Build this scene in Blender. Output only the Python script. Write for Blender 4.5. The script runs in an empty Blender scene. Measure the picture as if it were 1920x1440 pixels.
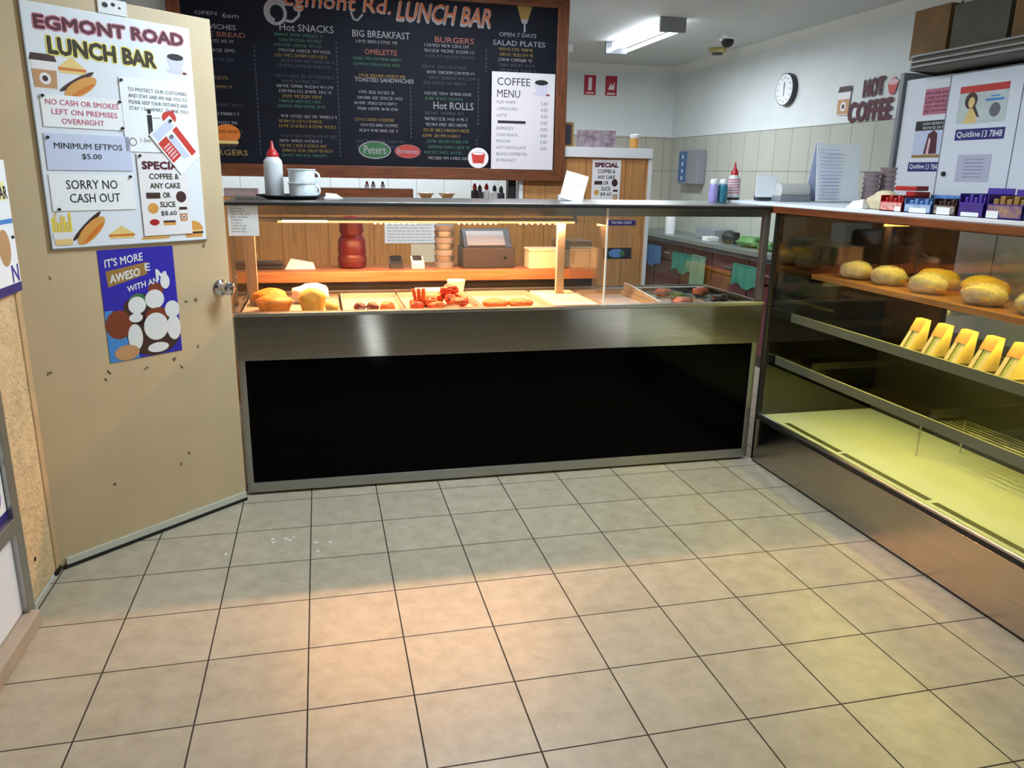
import bpy, bmesh, math, random
from mathutils import Vector, Matrix, Euler
R = math.radians
SC = bpy.context.scene
COL = SC.collection
random.seed(7)

# ------------------------------------------------------------------ camera
cd = bpy.data.cameras.new('camera'); cam = bpy.data.objects.new('camera', cd); COL.objects.link(cam)
yaw, pit, rol, F = 0.24081468, 0.26455386, 0.01820281, 1458.826
f = Vector((math.sin(yaw)*math.cos(pit), math.cos(yaw)*math.cos(pit), -math.sin(pit)))
r = Vector((math.cos(yaw), -math.sin(yaw), 0)); u = r.cross(f)
r2 = r*math.cos(rol)+u*math.sin(rol); u2 = -r*math.sin(rol)+u*math.cos(rol)
cam.matrix_world = Matrix(((r2.x,u2.x,-f.x,0.0975),(r2.y,u2.y,-f.y,-3.1919),(r2.z,u2.z,-f.z,1.48677),(0,0,0,1)))
cd.sensor_width = 36; cd.lens = F/1920*36; cd.clip_start = 0.05; cd.clip_end = 60
SC.camera = cam
# ------------------------------------------------------------------ world, lights, exposure
w = bpy.data.worlds.new('world'); SC.world = w; w.use_nodes = True
bg = w.node_tree.nodes['Background']; bg.inputs[0].default_value = (0.72,0.85,1,1); bg.inputs[1].default_value = 0.25
vs = SC.view_settings; vs.view_transform = 'Standard'; vs.look = 'None'; vs.exposure = 0.08; vs.gamma = 1.0; vs.use_curve_mapping = False
def area(name, loc, rot, sx, sy, power, colr, spread=180):
    l = bpy.data.lights.new(name,'AREA'); l.shape='RECTANGLE'; l.size=sx; l.size_y=sy; l.energy=power; l.color=colr; l.spread=R(spread)
    o = bpy.data.objects.new(name,l); COL.objects.link(o); o.location=loc; o.rotation_euler=rot; return o
COOL=(0.85,0.92,1.0); SKYC=(0.74,0.89,1.0)
sl=bpy.data.lights.new('morning_sun','SUN'); sl.energy=20; sl.color=(0.80,0.91,1.0); sl.angle=R(.6); so=bpy.data.objects.new('morning_sun',sl); COL.objects.link(so); so.rotation_euler=(R(46),0,0); so.location=(0,-9,6)
area('shop_ceiling_lamp', (0.85,0.0,2.53), (0,0,R(90)), 0.25, 1.2, 56, SKYC)
area('shop_ceiling_lamp', (0.1,-1.9,2.53), (0,0,0), 0.25, 1.2, 5, (1,.95,.86))
area('kitchen_batten_lamp', (2.66,3.1,2.47), (0,0,0), 0.14, 1.15, 42, COOL)
area('servery_lamp', (1.0,1.2,2.53), (0,0,R(90)), 0.15, 1.2, 15, COOL)
area('hatch_fill_light', (0.4,2.55,2.5), (0,0,R(90)), 0.15, 1.6, 30, COOL)  # added fill light, no visible fixture, brightens the tiles in the hatch slot
WARM=(1.0,0.50,0.24); FLOORWARM=(1.0,0.36,0.06)
area('heat_lamp', (0.20,0.775,1.238), (R(-48),0,0), 0.80, 0.03, 7.4, FLOORWARM, 170)
area('heat_lamp', (1.0,0.775,1.238), (R(-48),0,0), 0.74, 0.03, 5.4, FLOORWARM, 170)
area('heat_lamp_down', (0.25,0.785,1.238), (0,0,0), 0.70, 0.03, 19, WARM)
area('heat_lamp_down', (1.0,0.785,1.238), (0,0,0), 0.70, 0.03, 19, WARM)
YEL=(1.0,0.82,0.15)
area('case_lamp_top', (2.62,-0.6,1.29), (0,0,0), 0.03, 1.5, 3.5, YEL)
area('case_lamp_shelf', (2.556,-0.6,0.980), (0,0,0), 0.03, 1.5, 7, YEL)
area('case_lamp_low', (2.56,-0.6,0.755), (0,0,0), 0.03, 1.5, 5, YEL)

# ------------------------------------------------------------------ materials
def lin(c):
    return tuple(((x/255)/12.92 if x<=10 else (((x/255)+.055)/1.055)**2.4) for x in c)+(1.0,)
MC = {}
def mat(name, c, rough=.5, metal=0, spec=.5, var=0.0, vscale=8, bump=0.0, bscale=60, emit=0, trans=0, coat=0, c2=None, stretch=(1,1,1)):
    if name in MC: return MC[name]
    m = bpy.data.materials.new(name); m.use_nodes=True; nt=m.node_tree; N=nt.nodes; L=nt.links
    p=N['Principled BSDF']; base=lin(c)
    p.inputs['Base Color'].default_value=base; p.inputs['Roughness'].default_value=rough
    p.inputs['Metallic'].default_value=metal; p.inputs['Specular IOR Level'].default_value=spec
    p.inputs['Coat Weight'].default_value=coat; p.inputs['Transmission Weight'].default_value=trans
    if emit: p.inputs['Emission Color'].default_value=base; p.inputs['Emission Strength'].default_value=emit
    if var or bump or c2:
        tc=N.new('ShaderNodeTexCoord'); mp=N.new('ShaderNodeMapping'); mp.inputs['Scale'].default_value=stretch
        L.new(tc.outputs['Object'],mp.inputs[0])
    if var or c2:
        n=N.new('ShaderNodeTexNoise'); n.inputs['Scale'].default_value=vscale; n.inputs['Detail'].default_value=6
        L.new(mp.outputs[0],n.inputs['Vector'])
        rp=N.new('ShaderNodeValToRGB'); rp.color_ramp.elements[0].position=.3; rp.color_ramp.elements[1].position=.7
        d = lin(c2) if c2 else tuple(x*(1-var) for x in base[:3])+(1,)
        rp.color_ramp.elements[0].color=d
        rp.color_ramp.elements[1].color=base if c2 else tuple(min(1,x*(1+var*.6)) for x in base[:3])+(1,)
        L.new(n.outputs['Fac'],rp.inputs[0]); L.new(rp.outputs[0],p.inputs['Base Color'])
    if bump:
        b=N.new('ShaderNodeBump'); b.inputs['Strength'].default_value=bump; b.inputs['Distance'].default_value=.01
        n2=N.new('ShaderNodeTexNoise'); n2.inputs['Scale'].default_value=bscale; n2.inputs['Detail'].default_value=4
        L.new(mp.outputs[0],n2.inputs['Vector']); L.new(n2.outputs['Fac'],b.inputs['Height']); L.new(b.outputs[0],p.inputs['Normal'])
    MC[name]=m; return m
def steel(name, c, rough, tang, aniso=.85):
    m=mat(name,c,rough,1.0,.5,.10,3.0,stretch=(1,1,40) if tang else (1,1,1)); p=m.node_tree.nodes['Principled BSDF']
    if tang:
        p.inputs['Anisotropic'].default_value=aniso
        cx=m.node_tree.nodes.new('ShaderNodeCombineXYZ')
        for i in range(3): cx.inputs[i].default_value=tang[i]
        m.node_tree.links.new(cx.outputs[0],p.inputs['Tangent'])
    return m
def glass(name, tint=(.96,.98,.97), f0=.04, rough=.0):
    if name in MC: return MC[name]
    m=bpy.data.materials.new(name); m.use_nodes=True; nt=m.node_tree; N=nt.nodes; L=nt.links
    for n in list(N): N.remove(n)
    o=N.new('ShaderNodeOutputMaterial'); mx=N.new('ShaderNodeMixShader'); t=N.new('ShaderNodeBsdfTransparent'); g=N.new('ShaderNodeBsdfGlossy')
    t.inputs[0].default_value=tint+(1,); g.inputs['Roughness'].default_value=rough
    ge=N.new('ShaderNodeNewGeometry'); d=N.new('ShaderNodeVectorMath'); d.operation='DOT_PRODUCT'; L.new(ge.outputs['Incoming'],d.inputs[0]); L.new(ge.outputs['Normal'],d.inputs[1])
    def mth(op,a,bb,clamp=False):
        k=N.new('ShaderNodeMath'); k.operation=op; k.use_clamp=clamp
        for i,q in enumerate((a,bb)):
            if q is None: continue
            if isinstance(q,(int,float)): k.inputs[i].default_value=q
            else: L.new(q,k.inputs[i])
        return k.outputs[0]
    c=mth('ABSOLUTE',d.outputs['Value'],None); c=mth('SUBTRACT',1.0,c,True); c=mth('POWER',c,5.0); c=mth('MULTIPLY',c,1-f0); c=mth('ADD',c,f0,True)
    L.new(c,mx.inputs[0]); L.new(t.outputs[0],mx.inputs[1]); L.new(g.outputs[0],mx.inputs[2]); L.new(mx.outputs[0],o.inputs[0])
    MC[name]=m; return m
def tiles(name, c, grout, axes, tw, th, mortar, rough=.3, off=(0,0), var=.1, vscale=6, spec=.5, bump=.3, c2=None):
    if name in MC: return MC[name]
    m=bpy.data.materials.new(name); m.use_nodes=True; nt=m.node_tree; N=nt.nodes; L=nt.links; p=N['Principled BSDF']
    tc=N.new('ShaderNodeTexCoord'); sp=N.new('ShaderNodeSeparateXYZ'); cb=N.new('ShaderNodeCombineXYZ'); L.new(tc.outputs['Object'],sp.inputs[0])
    for i in (0,1):
        a=N.new('ShaderNodeMath'); a.operation='ADD'; a.inputs[1].default_value=off[i]+50*(tw,th)[i]; L.new(sp.outputs[axes[i]],a.inputs[0]); L.new(a.outputs[0],cb.inputs[i])
    b=N.new('ShaderNodeTexBrick'); b.offset=0; b.squash=1; b.inputs['Scale'].default_value=1; b.inputs['Brick Width'].default_value=tw; b.inputs['Row Height'].default_value=th
    b.inputs['Mortar Size'].default_value=mortar; b.inputs['Mortar Smooth'].default_value=.2; b.inputs['Bias'].default_value=0
    base=lin(c); k=tuple(x*.95 for x in base[:3])+(1,)
    b.inputs['Color1'].default_value=(1,1,1,1); b.inputs['Color2'].default_value=(.93,.93,.92,1); b.inputs['Mortar'].default_value=(1,1,1,1)
    L.new(cb.outputs[0],b.inputs['Vector'])
    n=N.new('ShaderNodeTexNoise'); n.inputs['Scale'].default_value=vscale; n.inputs['Detail'].default_value=8; n.inputs['Roughness'].default_value=.65; L.new(tc.outputs['Object'],n.inputs['Vector'])
    rp=N.new('ShaderNodeValToRGB'); rp.color_ramp.elements[0].position=.32; rp.color_ramp.elements[1].position=.68
    rp.color_ramp.elements[0].color=lin(c2) if c2 else tuple(x*(1-var) for x in base[:3])+(1,); rp.color_ramp.elements[1].color=base; L.new(n.outputs['Fac'],rp.inputs[0])
    mu=N.new('ShaderNodeMix'); mu.data_type='RGBA'; mu.blend_type='MULTIPLY'; mu.inputs[0].default_value=1; L.new(rp.outputs[0],mu.inputs[6]); L.new(b.outputs['Color'],mu.inputs[7])
    mx=N.new('ShaderNodeMix'); mx.data_type='RGBA'; L.new(b.outputs['Fac'],mx.inputs[0]); L.new(mu.outputs[2],mx.inputs[6]); mx.inputs[7].default_value=lin(grout); L.new(mx.outputs[2],p.inputs['Base Color'])
    rr=N.new('ShaderNodeMapRange'); rr.inputs[3].default_value=rough; rr.inputs[4].default_value=.85; L.new(b.outputs['Fac'],rr.inputs[0]); L.new(rr.outputs[0],p.inputs['Roughness'])
    p.inputs['Specular IOR Level'].default_value=spec
    bu=N.new('ShaderNodeBump'); bu.invert=True; bu.inputs['Strength'].default_value=bump; bu.inputs['Distance'].default_value=.003; L.new(b.outputs['Fac'],bu.inputs['Height']); L.new(bu.outputs[0],p.inputs['Normal'])
    MC[name]=m; return m
def boards(name, c, c2, axis, wdt, rough=.4):
    if name in MC: return MC[name]
    m=mat(name,c,rough,var=0,c2=c2,vscale=7,stretch=(9,9,.6)); nt=m.node_tree; N=nt.nodes; L=nt.links; p=N['Principled BSDF']
    tc=[n for n in N if n.type=='TEX_COORD'][0]; sp=N.new('ShaderNodeSeparateXYZ'); L.new(tc.outputs['Object'],sp.inputs[0])
    d=N.new('ShaderNodeMath'); d.operation='DIVIDE'; d.inputs[1].default_value=wdt; L.new(sp.outputs[axis],d.inputs[0])
    fr=N.new('ShaderNodeMath'); fr.operation='FRACT'; L.new(d.outputs[0],fr.inputs[0])
    lt=N.new('ShaderNodeMath'); lt.operation='LESS_THAN'; lt.inputs[1].default_value=.03; L.new(fr.outputs[0],lt.inputs[0])
    src=p.inputs['Base Color'].links[0].from_socket; mx=N.new('ShaderNodeMix'); mx.data_type='RGBA'; L.new(lt.outputs[0],mx.inputs[0]); L.new(src,mx.inputs[6]); mx.inputs[7].default_value=tuple(x*.5 for x in lin(c2)[:3])+(1,)
    L.new(mx.outputs[2],p.inputs['Base Color']); return m

M_floor=tiles('floor_tile',(190,179,158),(48,34,25),(0,1),.304,.304,.0026,.36,var=.16,vscale=14,c2=(168,156,135))
M_wtR=tiles('cream_wall_tile_right',(194,195,184),(116,116,108),(1,2),.25,.34,.0028,.25,off=(.02,.16),var=.05)
M_wtB=tiles('cream_wall_tile_back',(198,194,178),(118,116,106),(0,2),.21,.34,.0028,.25,off=(0,.16),var=.05)
M_wtH=tiles('white_wall_tile',(222,228,230),(140,145,148),(0,2),.215,.215,.002,.2,off=(.03,.06),var=.03)
M_paint=mat('wall_paint',(226,232,232),.6,var=.04,vscale=3)
M_ceil=mat('ceiling_paint',(204,206,204),.7,var=.03,vscale=2)
M_corn=mat('cornice_paint',(225,226,220),.6)
M_shop=mat('shop_wall_paint',(120,112,100),.6,var=.06)
M_door=mat('door_paint',(206,184,148),.45,var=.06,vscale=5,bump=.05,bscale=30)
M_jamb=mat('jamb_paint',(203,170,128),.5,var=.12,vscale=10)
M_pier=mat('painted_brick_pier',(222,192,146),.6,var=.16,vscale=20,bump=1.0,bscale=55)
M_alu=mat('aluminium',(170,170,168),.35,metal=.9)
M_seal=mat('pale_weather_seal',(205,208,196),.5)
M_black=mat('black_rubber',(22,20,18),.6)
M_steel=steel('brushed_steel',(172,170,167),.125,(0,0,1),.9)
M_steelk=steel('brushed_steel_kick',(184,172,158),.18,(0,0,1),.9)
M_stl=steel('steel_plain',(190,188,184),.28,None)
M_bglass=mat('black_gloss_panel',(2,2,3),.10,spec=.06)
M_glass=glass('clear_glass'); M_glassc=glass('case_glass',(.93,.95,.90)); M_glassd=glass('dark_glass',(.30,.30,.26),.12)
M_frame=mat('stained_wood_frame',(128,74,44),.35,c2=(88,50,30),vscale=6,stretch=(1,9,9))
M_wood=mat('stained_wood_edge',(124,66,32),.3,c2=(84,40,20),vscale=5,stretch=(9,1,9))
M_wshelf=mat('wood_shelf',(186,122,66),.4,c2=(150,92,48),vscale=5,stretch=(9,.8,9))
M_cut=mat('serving_board_wood',(176,122,80),.45,c2=(146,92,56),vscale=5,stretch=(.8,9,9))
M_timber=boards('timber_boards',(206,150,92),(176,120,68),0,.143)
M_dwood=mat('dark_wood',(70,40,22),.45,var=.2)
M_board=mat('chalkboard',(12,17,32),.6,spec=.2,var=.35,vscale=4)
M_white=mat('white_plastic',(232,234,236),.4); M_wlam=mat('white_laminate',(234,239,248),.35); M_paper=mat('white_paper',(246,248,250),.6); M_paperp=mat('pinkish_paper',(240,236,238),.6); M_paperb=mat('bluish_paper',(206,214,242),.6)
M_ink=mat('black_ink',(24,22,26),.6); M_grayink=mat('grey_ink',(110,112,120),.6); M_red=mat('red_ink',(206,54,44),.5); M_pinkink=mat('pink_ink',(206,80,120),.6); M_pinkglow=mat('pale_pink_ink',(242,196,204),.6); M_yelglow=mat('pale_yellow_ink',(250,240,170),.6); M_maroon=mat('maroon_ink',(84,18,38),.6)
M_navy=mat('navy_ink',(38,28,120),.5); M_blue=mat('poster_blue',(44,36,176),.45); M_sky=mat('poster_sky_blue',(70,140,214),.45); M_gold=mat('gold_ink',(160,122,60),.5); M_brown=mat('brown_ink',(128,58,30),.5); M_dbrown=mat('dark_brown_ink',(66,40,34),.5); M_tan=mat('tan_ink',(196,150,104),.5); M_bun=mat('bun_ink',(222,158,76),.5); M_cheese=mat('sandwich_ink',(236,206,130),.5); M_yel=mat('yellow_ink',(240,214,70),.5); M_grn=mat('green_ink',(60,116,70),.5); M_orange=mat('orange_ink',(214,120,40),.5)
M_ckw=mat('chalk_white',(150,150,158),.8); M_ckg=mat('chalk_green',(62,112,88),.8); M_cky=mat('chalk_yellow',(146,122,62),.8); M_ckp=mat('chalk_pink',(160,98,84),.8); M_ckb=mat('chalk_grey',(70,76,92),.8); M_cko=mat('chalk_orange',(180,100,56),.8)
M_purple=mat('purple_card',(74,52,160),.4); M_redp=mat('red_plastic',(178,30,34),.35); M_reddrum=mat('red_drum_plastic',(84,14,18),.4); M_chrome=mat('chrome',(200,200,205),.12,metal=1)
M_tube=mat('lit_tube',(235,245,255),.5,emit=9); M_tubew=mat('lit_warm_tube',(255,226,190),.5,emit=3); M_warmled=mat('warm_led',(255,206,140),.5,emit=14)
M_card=mat('cardboard',(132,98,58),.7,var=.18,vscale=6); M_cardd=mat('grey_cardboard',(96,92,80),.7,var=.15)
M_bread=mat('bread_crust',(226,190,104),.6,var=.25,vscale=22,bump=.4,bscale=40); M_breadw=mat('bread_crumb',(230,200,140),.7,var=.08,vscale=40); M_crust=mat('orange_crust',(214,140,66),.6,var=.15,vscale=30); M_fill=mat('sandwich_filling',(196,190,96),.6,var=.2,vscale=40)
M_film=glass('cling_film_clear',(.97,.97,.97),.16,.18)
def film():
    m=mat('cling_film',(236,236,232),.22,c2=(190,190,186),vscale=26); nt=m.node_tree; p=nt.nodes['Principled BSDF']
    n=nt.nodes.new('ShaderNodeTexNoise'); n.inputs['Scale'].default_value=34; n.inputs['Detail'].default_value=3
    r=nt.nodes.new('ShaderNodeMapRange'); r.inputs[1].default_value=.4; r.inputs[2].default_value=.6; r.inputs[3].default_value=.15; r.inputs[4].default_value=.75
    nt.links.new(n.outputs['Fac'],r.inputs[0]); nt.links.new(r.outputs[0],p.inputs['Alpha']); return m
M_film=film(); M_edge=mat('shelf_edge_metal',(124,122,108),.4,metal=.3); M_tray=mat('tray_metal',(190,182,170),.42,metal=.3)
M_pastry=mat('golden_pastry',(222,146,62),.5,var=.3,vscale=25,bump=.5,bscale=50); M_pasty2=mat('pale_pastry',(236,196,96),.5,var=.25,vscale=25,bump=.5); M_saus=mat('red_fried_coating',(206,72,30),.45,var=.3,vscale=40,bump=.6,bscale=70); M_patty=mat('orange_crumbed_patty',(220,110,44),.55,var=.25,vscale=60,bump=.6,bscale=90); M_meat=mat('dark_meat',(120,50,28),.5,var=.3,vscale=40); M_green=mat('lettuce_green',(90,140,70),.5,var=.3,vscale=40); M_tom=mat('ham_pink',(216,130,110),.5,var=.2,vscale=40)
M_towel=mat('green_towel',(50,126,106),.85,var=.12,vscale=12,bump=.5,bscale=150); M_towelp=mat('pale_green_towel',(102,140,116),.85,var=.12,vscale=12,bump=.5,bscale=150)
M_redcab=mat('dark_red_laminate',(92,38,42),.4,var=.1); M_benchtop=mat('steel_benchtop',(168,176,178),.35,metal=.8)
M_dkgrey=mat('dark_grey_plastic',(58,58,66),.4); M_grey=mat('grey_plastic',(140,142,148),.4); M_bottle=mat('cloudy_plastic',(206,208,212),.35); M_bluepk=mat('blue_packaging',(96,140,200),.4,var=.3,vscale=40); M_bluebox=mat('blue_print_box',(66,110,160),.4,var=.35,vscale=30); M_teal=mat('teal_can',(40,110,130),.35); M_lilac=mat('lilac_can',(150,140,196),.35)
M_cup=mat('pinkish_paper_cup',(168,146,146),.6,var=.15,vscale=30); M_bag=mat('cream_wrapped_buns',(222,204,166),.6,var=.12,vscale=20); M_deck=mat('case_deck_white',(214,214,196),.35); M_dark=mat('dark_interior',(34,32,27),.4); M_slot=mat('vent_slot',(84,84,40),.6)
M_lid=mat('cream_cutting_board',(236,222,190),.5); M_marble=mat('cup_print',(196,206,212),.4,c2=(232,236,238),vscale=30)

# ------------------------------------------------------------------ builders
_tc={}
def rawtext(s,bold):
    k=(s,bold)
    if k not in _tc:
        cu=bpy.data.curves.new('t','FONT'); cu.body=s; cu.offset=bold; cu.resolution_u=2
        ob=bpy.data.objects.new('t',cu); COL.objects.link(ob)
        me=bpy.data.meshes.new_from_object(ob.evaluated_get(bpy.context.evaluated_depsgraph_get()))
        V=[(v.co.x,v.co.y) for v in me.vertices]; P=[tuple(p.vertices) for p in me.polygons]
        bpy.data.objects.remove(ob); bpy.data.curves.remove(cu); bpy.data.meshes.remove(me)
        _tc[k]=(V,P)
    return _tc[k]
class B:
    def __init__(s,m=None): s.bm=bmesh.new(); s.ms=[]; s.i=0; (m and s.use(m))
    def use(s,m):
        if m not in s.ms: s.ms.append(m)
        s.i=s.ms.index(m); return s
    def fc(s,vs):
        try: f=s.bm.faces.new(vs); f.material_index=s.i; return f
        except ValueError: return None
    def box(s,x0,x1,y0,y1,z0,z1):
        v=[s.bm.verts.new((x,y,z)) for z in (z0,z1) for x,y in ((x0,y0),(x1,y0),(x1,y1),(x0,y1))]
        for q in ((3,2,1,0),(4,5,6,7),(0,1,5,4),(1,2,6,5),(2,3,7,6),(3,0,4,7)): s.fc([v[i] for i in q])
        return s
    def prism(s,pts,d):
        d=Vector(d); a=[s.bm.verts.new(p) for p in pts]; b=[s.bm.verts.new(Vector(p)+d) for p in pts]; n=len(a)
        s.fc(a); s.fc(b[::-1])
        for i in range(n): s.fc([a[i],b[i],b[(i+1)%n],a[(i+1)%n]])
        return s
    def flat(s,pts,y):
        s.fc([s.bm.verts.new((x,y,z)) for x,z in pts]); return s
    def rect(s,x0,x1,z0,z1,y): return s.flat([(x0,z0),(x1,z0),(x1,z1),(x0,z1)],y)
    def disc(s,x,z,rx,rz,y,a=0,n=20):
        return s.flat([(x+rx*math.cos(t)*math.cos(a)-rz*math.sin(t)*math.sin(a), z+rx*math.cos(t)*math.sin(a)+rz*math.sin(t)*math.cos(a)) for t in [2*math.pi*i/n for i in range(n)]],y)
    def ring(s,x,z,r,w,y,n=20,rz=None):
        rz=rz or r
        for i in range(n):
            t0,t1=2*math.pi*i/n,2*math.pi*(i+1)/n
            s.flat([(x+k*math.cos(t)*(r if 1 else r),z+k*math.sin(t)*rz) for k,t in ((1,t0),(1,t1),(1-w/r,t1),(1-w/r,t0))],y)
        return s
    def line(s,x0,z0,x1,z1,w,y):
        dx,dz=x1-x0,z1-z0; l=math.hypot(dx,dz) or 1; nx,nz=-dz/l*w/2,dx/l*w/2
        return s.flat([(x0-nx,z0-nz),(x1-nx,z1-nz),(x1+nx,z1+nz),(x0+nx,z0+nz)],y)
    def stroke(s,pts,w,y):
        for a,b in zip(pts,pts[1:]): s.line(*a,*b,w,y)
        return s
    def cyl(s,p0,p1,r0,r1=None,n=20,cap=True):
        r1=r0 if r1 is None else r1; p0,p1=Vector(p0),Vector(p1); d=(p1-p0).normalized(); a=d.orthogonal().normalized(); b=d.cross(a)
        A=[];Bv=[]
        for i in range(n):
            t=2*math.pi*i/n; o=a*math.cos(t)+b*math.sin(t); A.append(s.bm.verts.new(p0+o*r0)); Bv.append(s.bm.verts.new(p1+o*r1))
        for i in range(n): s.fc([A[i],A[(i+1)%n],Bv[(i+1)%n],Bv[i]])
        if cap: s.fc(A[::-1]); s.fc(Bv)
        return s
    def lathe(s,pr,cx=0,cy=0,n=24):
        rings=[]
        for rr,z in pr: rings.append([s.bm.verts.new((cx+rr*math.cos(2*math.pi*i/n),cy+rr*math.sin(2*math.pi*i/n),z)) for i in range(n)])
        for A,C in zip(rings,rings[1:]):
            for i in range(n): s.fc([A[i],A[(i+1)%n],C[(i+1)%n],C[i]])
        s.fc(rings[0][::-1]); s.fc(rings[-1]); return s
    def ell(s,c,rad,amp=0,seed=0,sub=3,floor=None,rot=0):
        t=bmesh.new(); bmesh.ops.create_icosphere(t,subdivisions=sub,radius=1); rnd=random.Random(seed); ph=[rnd.uniform(0,6) for _ in range(9)]
        mp={}
        for v in t.verts:
            n=v.co.copy(); k=1+amp*(math.sin(3*n.x+ph[0])*math.cos(4*n.y+ph[1])+.6*math.sin(7*n.z+ph[2]+3*n.x)+.4*math.sin(11*n.y+ph[3]+5*n.z))
            q=Vector((n.x*k*rad[0],n.y*k*rad[1],n.z*k*rad[2])); q=Matrix.Rotation(rot,3,'Z')@q; q+=Vector(c)
            if floor is not None and q.z<floor: q.z=floor
            mp[v.index]=s.bm.verts.new(q)
        for f_ in t.faces: s.fc([mp[v.index] for v in f_.verts])
        t.free(); return s
    def text(s,t,x0,x1,z0,z1,y=-.004,bold=0.0,slant=0,rise=0):
        if bold:
            d=bold*(z1-z0)*1.4
            for kk,(ox,oz) in enumerate(((d,0),(-d,0),(0,d),(0,-d))): s.text(t,x0+ox,x1+ox,z0+oz,z1+oz,y-.00008*kk,0,slant,rise)
            return s
        V,P=rawtext(t,0)
        if not V: return s
        ax,bx=min(v[0] for v in V),max(v[0] for v in V); az,bz=min(v[1] for v in V),max(v[1] for v in V)
        vs_=[]
        for vx,vz in V:
            tx=(vx-ax)/(bx-ax or 1); tz=(vz-az)/(bz-az or 1); x=x0+tx*(x1-x0)+slant*tz*(z1-z0); z=z0+tz*(z1-z0)+rise*tx
            vs_.append(s.bm.verts.new((x,y,z)))
        for p in P: s.fc([vs_[i] for i in p])
        return s
    def btext(s,t,x0,x1,z0,z1,y,d,rise=0,n=8):
        for i in range(n):
            a=2*math.pi*i/n; s.text(t,x0+d*math.cos(a),x1+d*math.cos(a),z0+d*math.sin(a),z1+d*math.sin(a),y-.00006*i,0,0,rise)
        return s.text(t,x0,x1,z0,z1,y-.00006*n,0,0,rise)
    def scrib(s,x0,x1,z,h,y=-.004,seed=0):
        rn=random.Random(seed*7+int(x0*1000)+int(z*977)); x=x0; lw=h*.75; t=h*.17; cnt=0; word=rn.randint(4,8)
        while x<x1-lw*.6:
            k=rn.randint(0,4)
            if k in (0,1,3): s.rect(x,x+t,z,z+h,y)
            if k in (1,2,4): s.rect(x,x+lw*.75,z+h-t,z+h,y)
            if k in (2,3): s.rect(x,x+lw*.75,z+h*.45,z+h*.45+t,y)
            if k in (0,2,4): s.rect(x+lw*.55,x+lw*.55+t,z,z+h,y)
            if k in (1,4): s.rect(x,x+lw*.75,z,z+t,y)
            x+=lw; cnt+=1
            if cnt==word: x+=lw*.7; cnt=0; word=rn.randint(3,8)
        return s
    def done(s,name,parent=None,loc=None,rot=None,smooth=False,bevel=0,angle=40,tag=None):
        if smooth: bmesh.ops.recalc_face_normals(s.bm,faces=s.bm.faces)
        me=bpy.data.meshes.new(name); s.bm.to_mesh(me); s.bm.free()
        for m in s.ms: me.materials.append(m)
        if smooth:
            for p in me.polygons: p.use_smooth=True
            me.set_sharp_from_angle(angle=R(angle))
        o=bpy.data.objects.new(name,me); COL.objects.link(o)
        if parent: o.parent=parent
        if loc: o.location=loc
        if rot: o.rotation_euler=rot
        if bevel:
            b=o.modifiers.new('bevel','BEVEL'); b.width=bevel; b.segments=2; b.limit_method='ANGLE'
        if tag: TAG(o,*tag)
        return o
def TAG(o,label,cat,group=None):
    o['label']=label; o['category']=cat
    if group: o['group']=group
    return o
def thing(name,label,cat,loc=(0,0,0),rot=(0,0,0),group=None):
    o=bpy.data.objects.new(name,None); COL.objects.link(o); o.empty_display_size=.05; o.location=loc; o.rotation_euler=rot
    return TAG(o,label,cat,group)
def struct(o,label=None,cat=None):
    o['kind']='structure'
    if label: o['label']=label
    if cat: o['category']=cat
    return o
def sheet(name,label,cat,loc,rz,wd,h,m,t=.0015,tilt=0,group=None,lean=0):
    o=B(m).box(0,wd,-t,0,0,h).done(name,loc=loc,rot=(lean,tilt,rz)); return TAG(o,label,cat,group)
def dupe(src,loc,label,rot=None,group=None,scale=None):
    o=src.copy(); COL.objects.link(o); o.location=loc; o['label']=label
    if rot is not None: o.rotation_euler=rot
    if scale: o.scale=scale
    if group: o['group']=group
    for c in src.children:
        d=c.copy(); COL.objects.link(d); d.parent=o
        for g in c.children:
            e=g.copy(); COL.objects.link(e); e.parent=d
    return o

# ------------------------------------------------------------------ setting
H=2.6
XW=3.87; YB=5.065; XL=-.93; YF=-4.6
struct(B(M_floor).box(-1.7,4.0,-4.8,5.3,-.1,0).done('floor'),'beige square floor tiles with dark grout','floor')
fl=bpy.data.objects['floor']; b=B(mat('pale_scuff',(214,216,208),.7)); rn=random.Random(11)
for sx,sy in ((-.155,-.09),(-.152,-.12),(-.10,-.10),(-.085,-.115),(-.07,-.09),(.02,-.16),(.08,-.165),(-.33,-.19),(.03,-.24)):
    ps=[(sx+rn.uniform(.004,.012)*math.cos(t),sy+rn.uniform(.004,.014)*math.sin(t),.0006) for t in [k*math.pi/4 for k in range(8)]]; b.fc([b.bm.verts.new(p) for p in ps])
b.done('pale_scuffs',fl)
struct(B(M_ceil).box(-1.7,4.0,-4.8,5.3,H,H+.1).done('ceiling'),'plain pale grey ceiling','ceiling')
struct(B(M_paint).box(XW,XW+.1,-4.8,5.3,0,H).done('wall_right'),'white painted right wall carrying the clock','wall')
struct(B(M_paint).box(-1.7,XW,YB,YB+.1,0,H).done('wall_back'),'white painted back wall carrying two red signs','wall')
b=B(M_paint); b.box(XL-.12,XL,.64,YB,0,H); b.box(XL-.12,XL,-.16,.64,2.09,H); b.box(XL-.12,XL,-4.8,-.26,0,H); b.box(XL-.12,XL,-.26,-.16,0,H)
struct(b.done('wall_left'),'painted left wall with the open doorway','wall')
struct(B(M_shop).box(-1.7,-1.62,-.4,1.0,0,H).done('wall_passage'),'wall of the passage behind the open door','wall')
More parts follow.
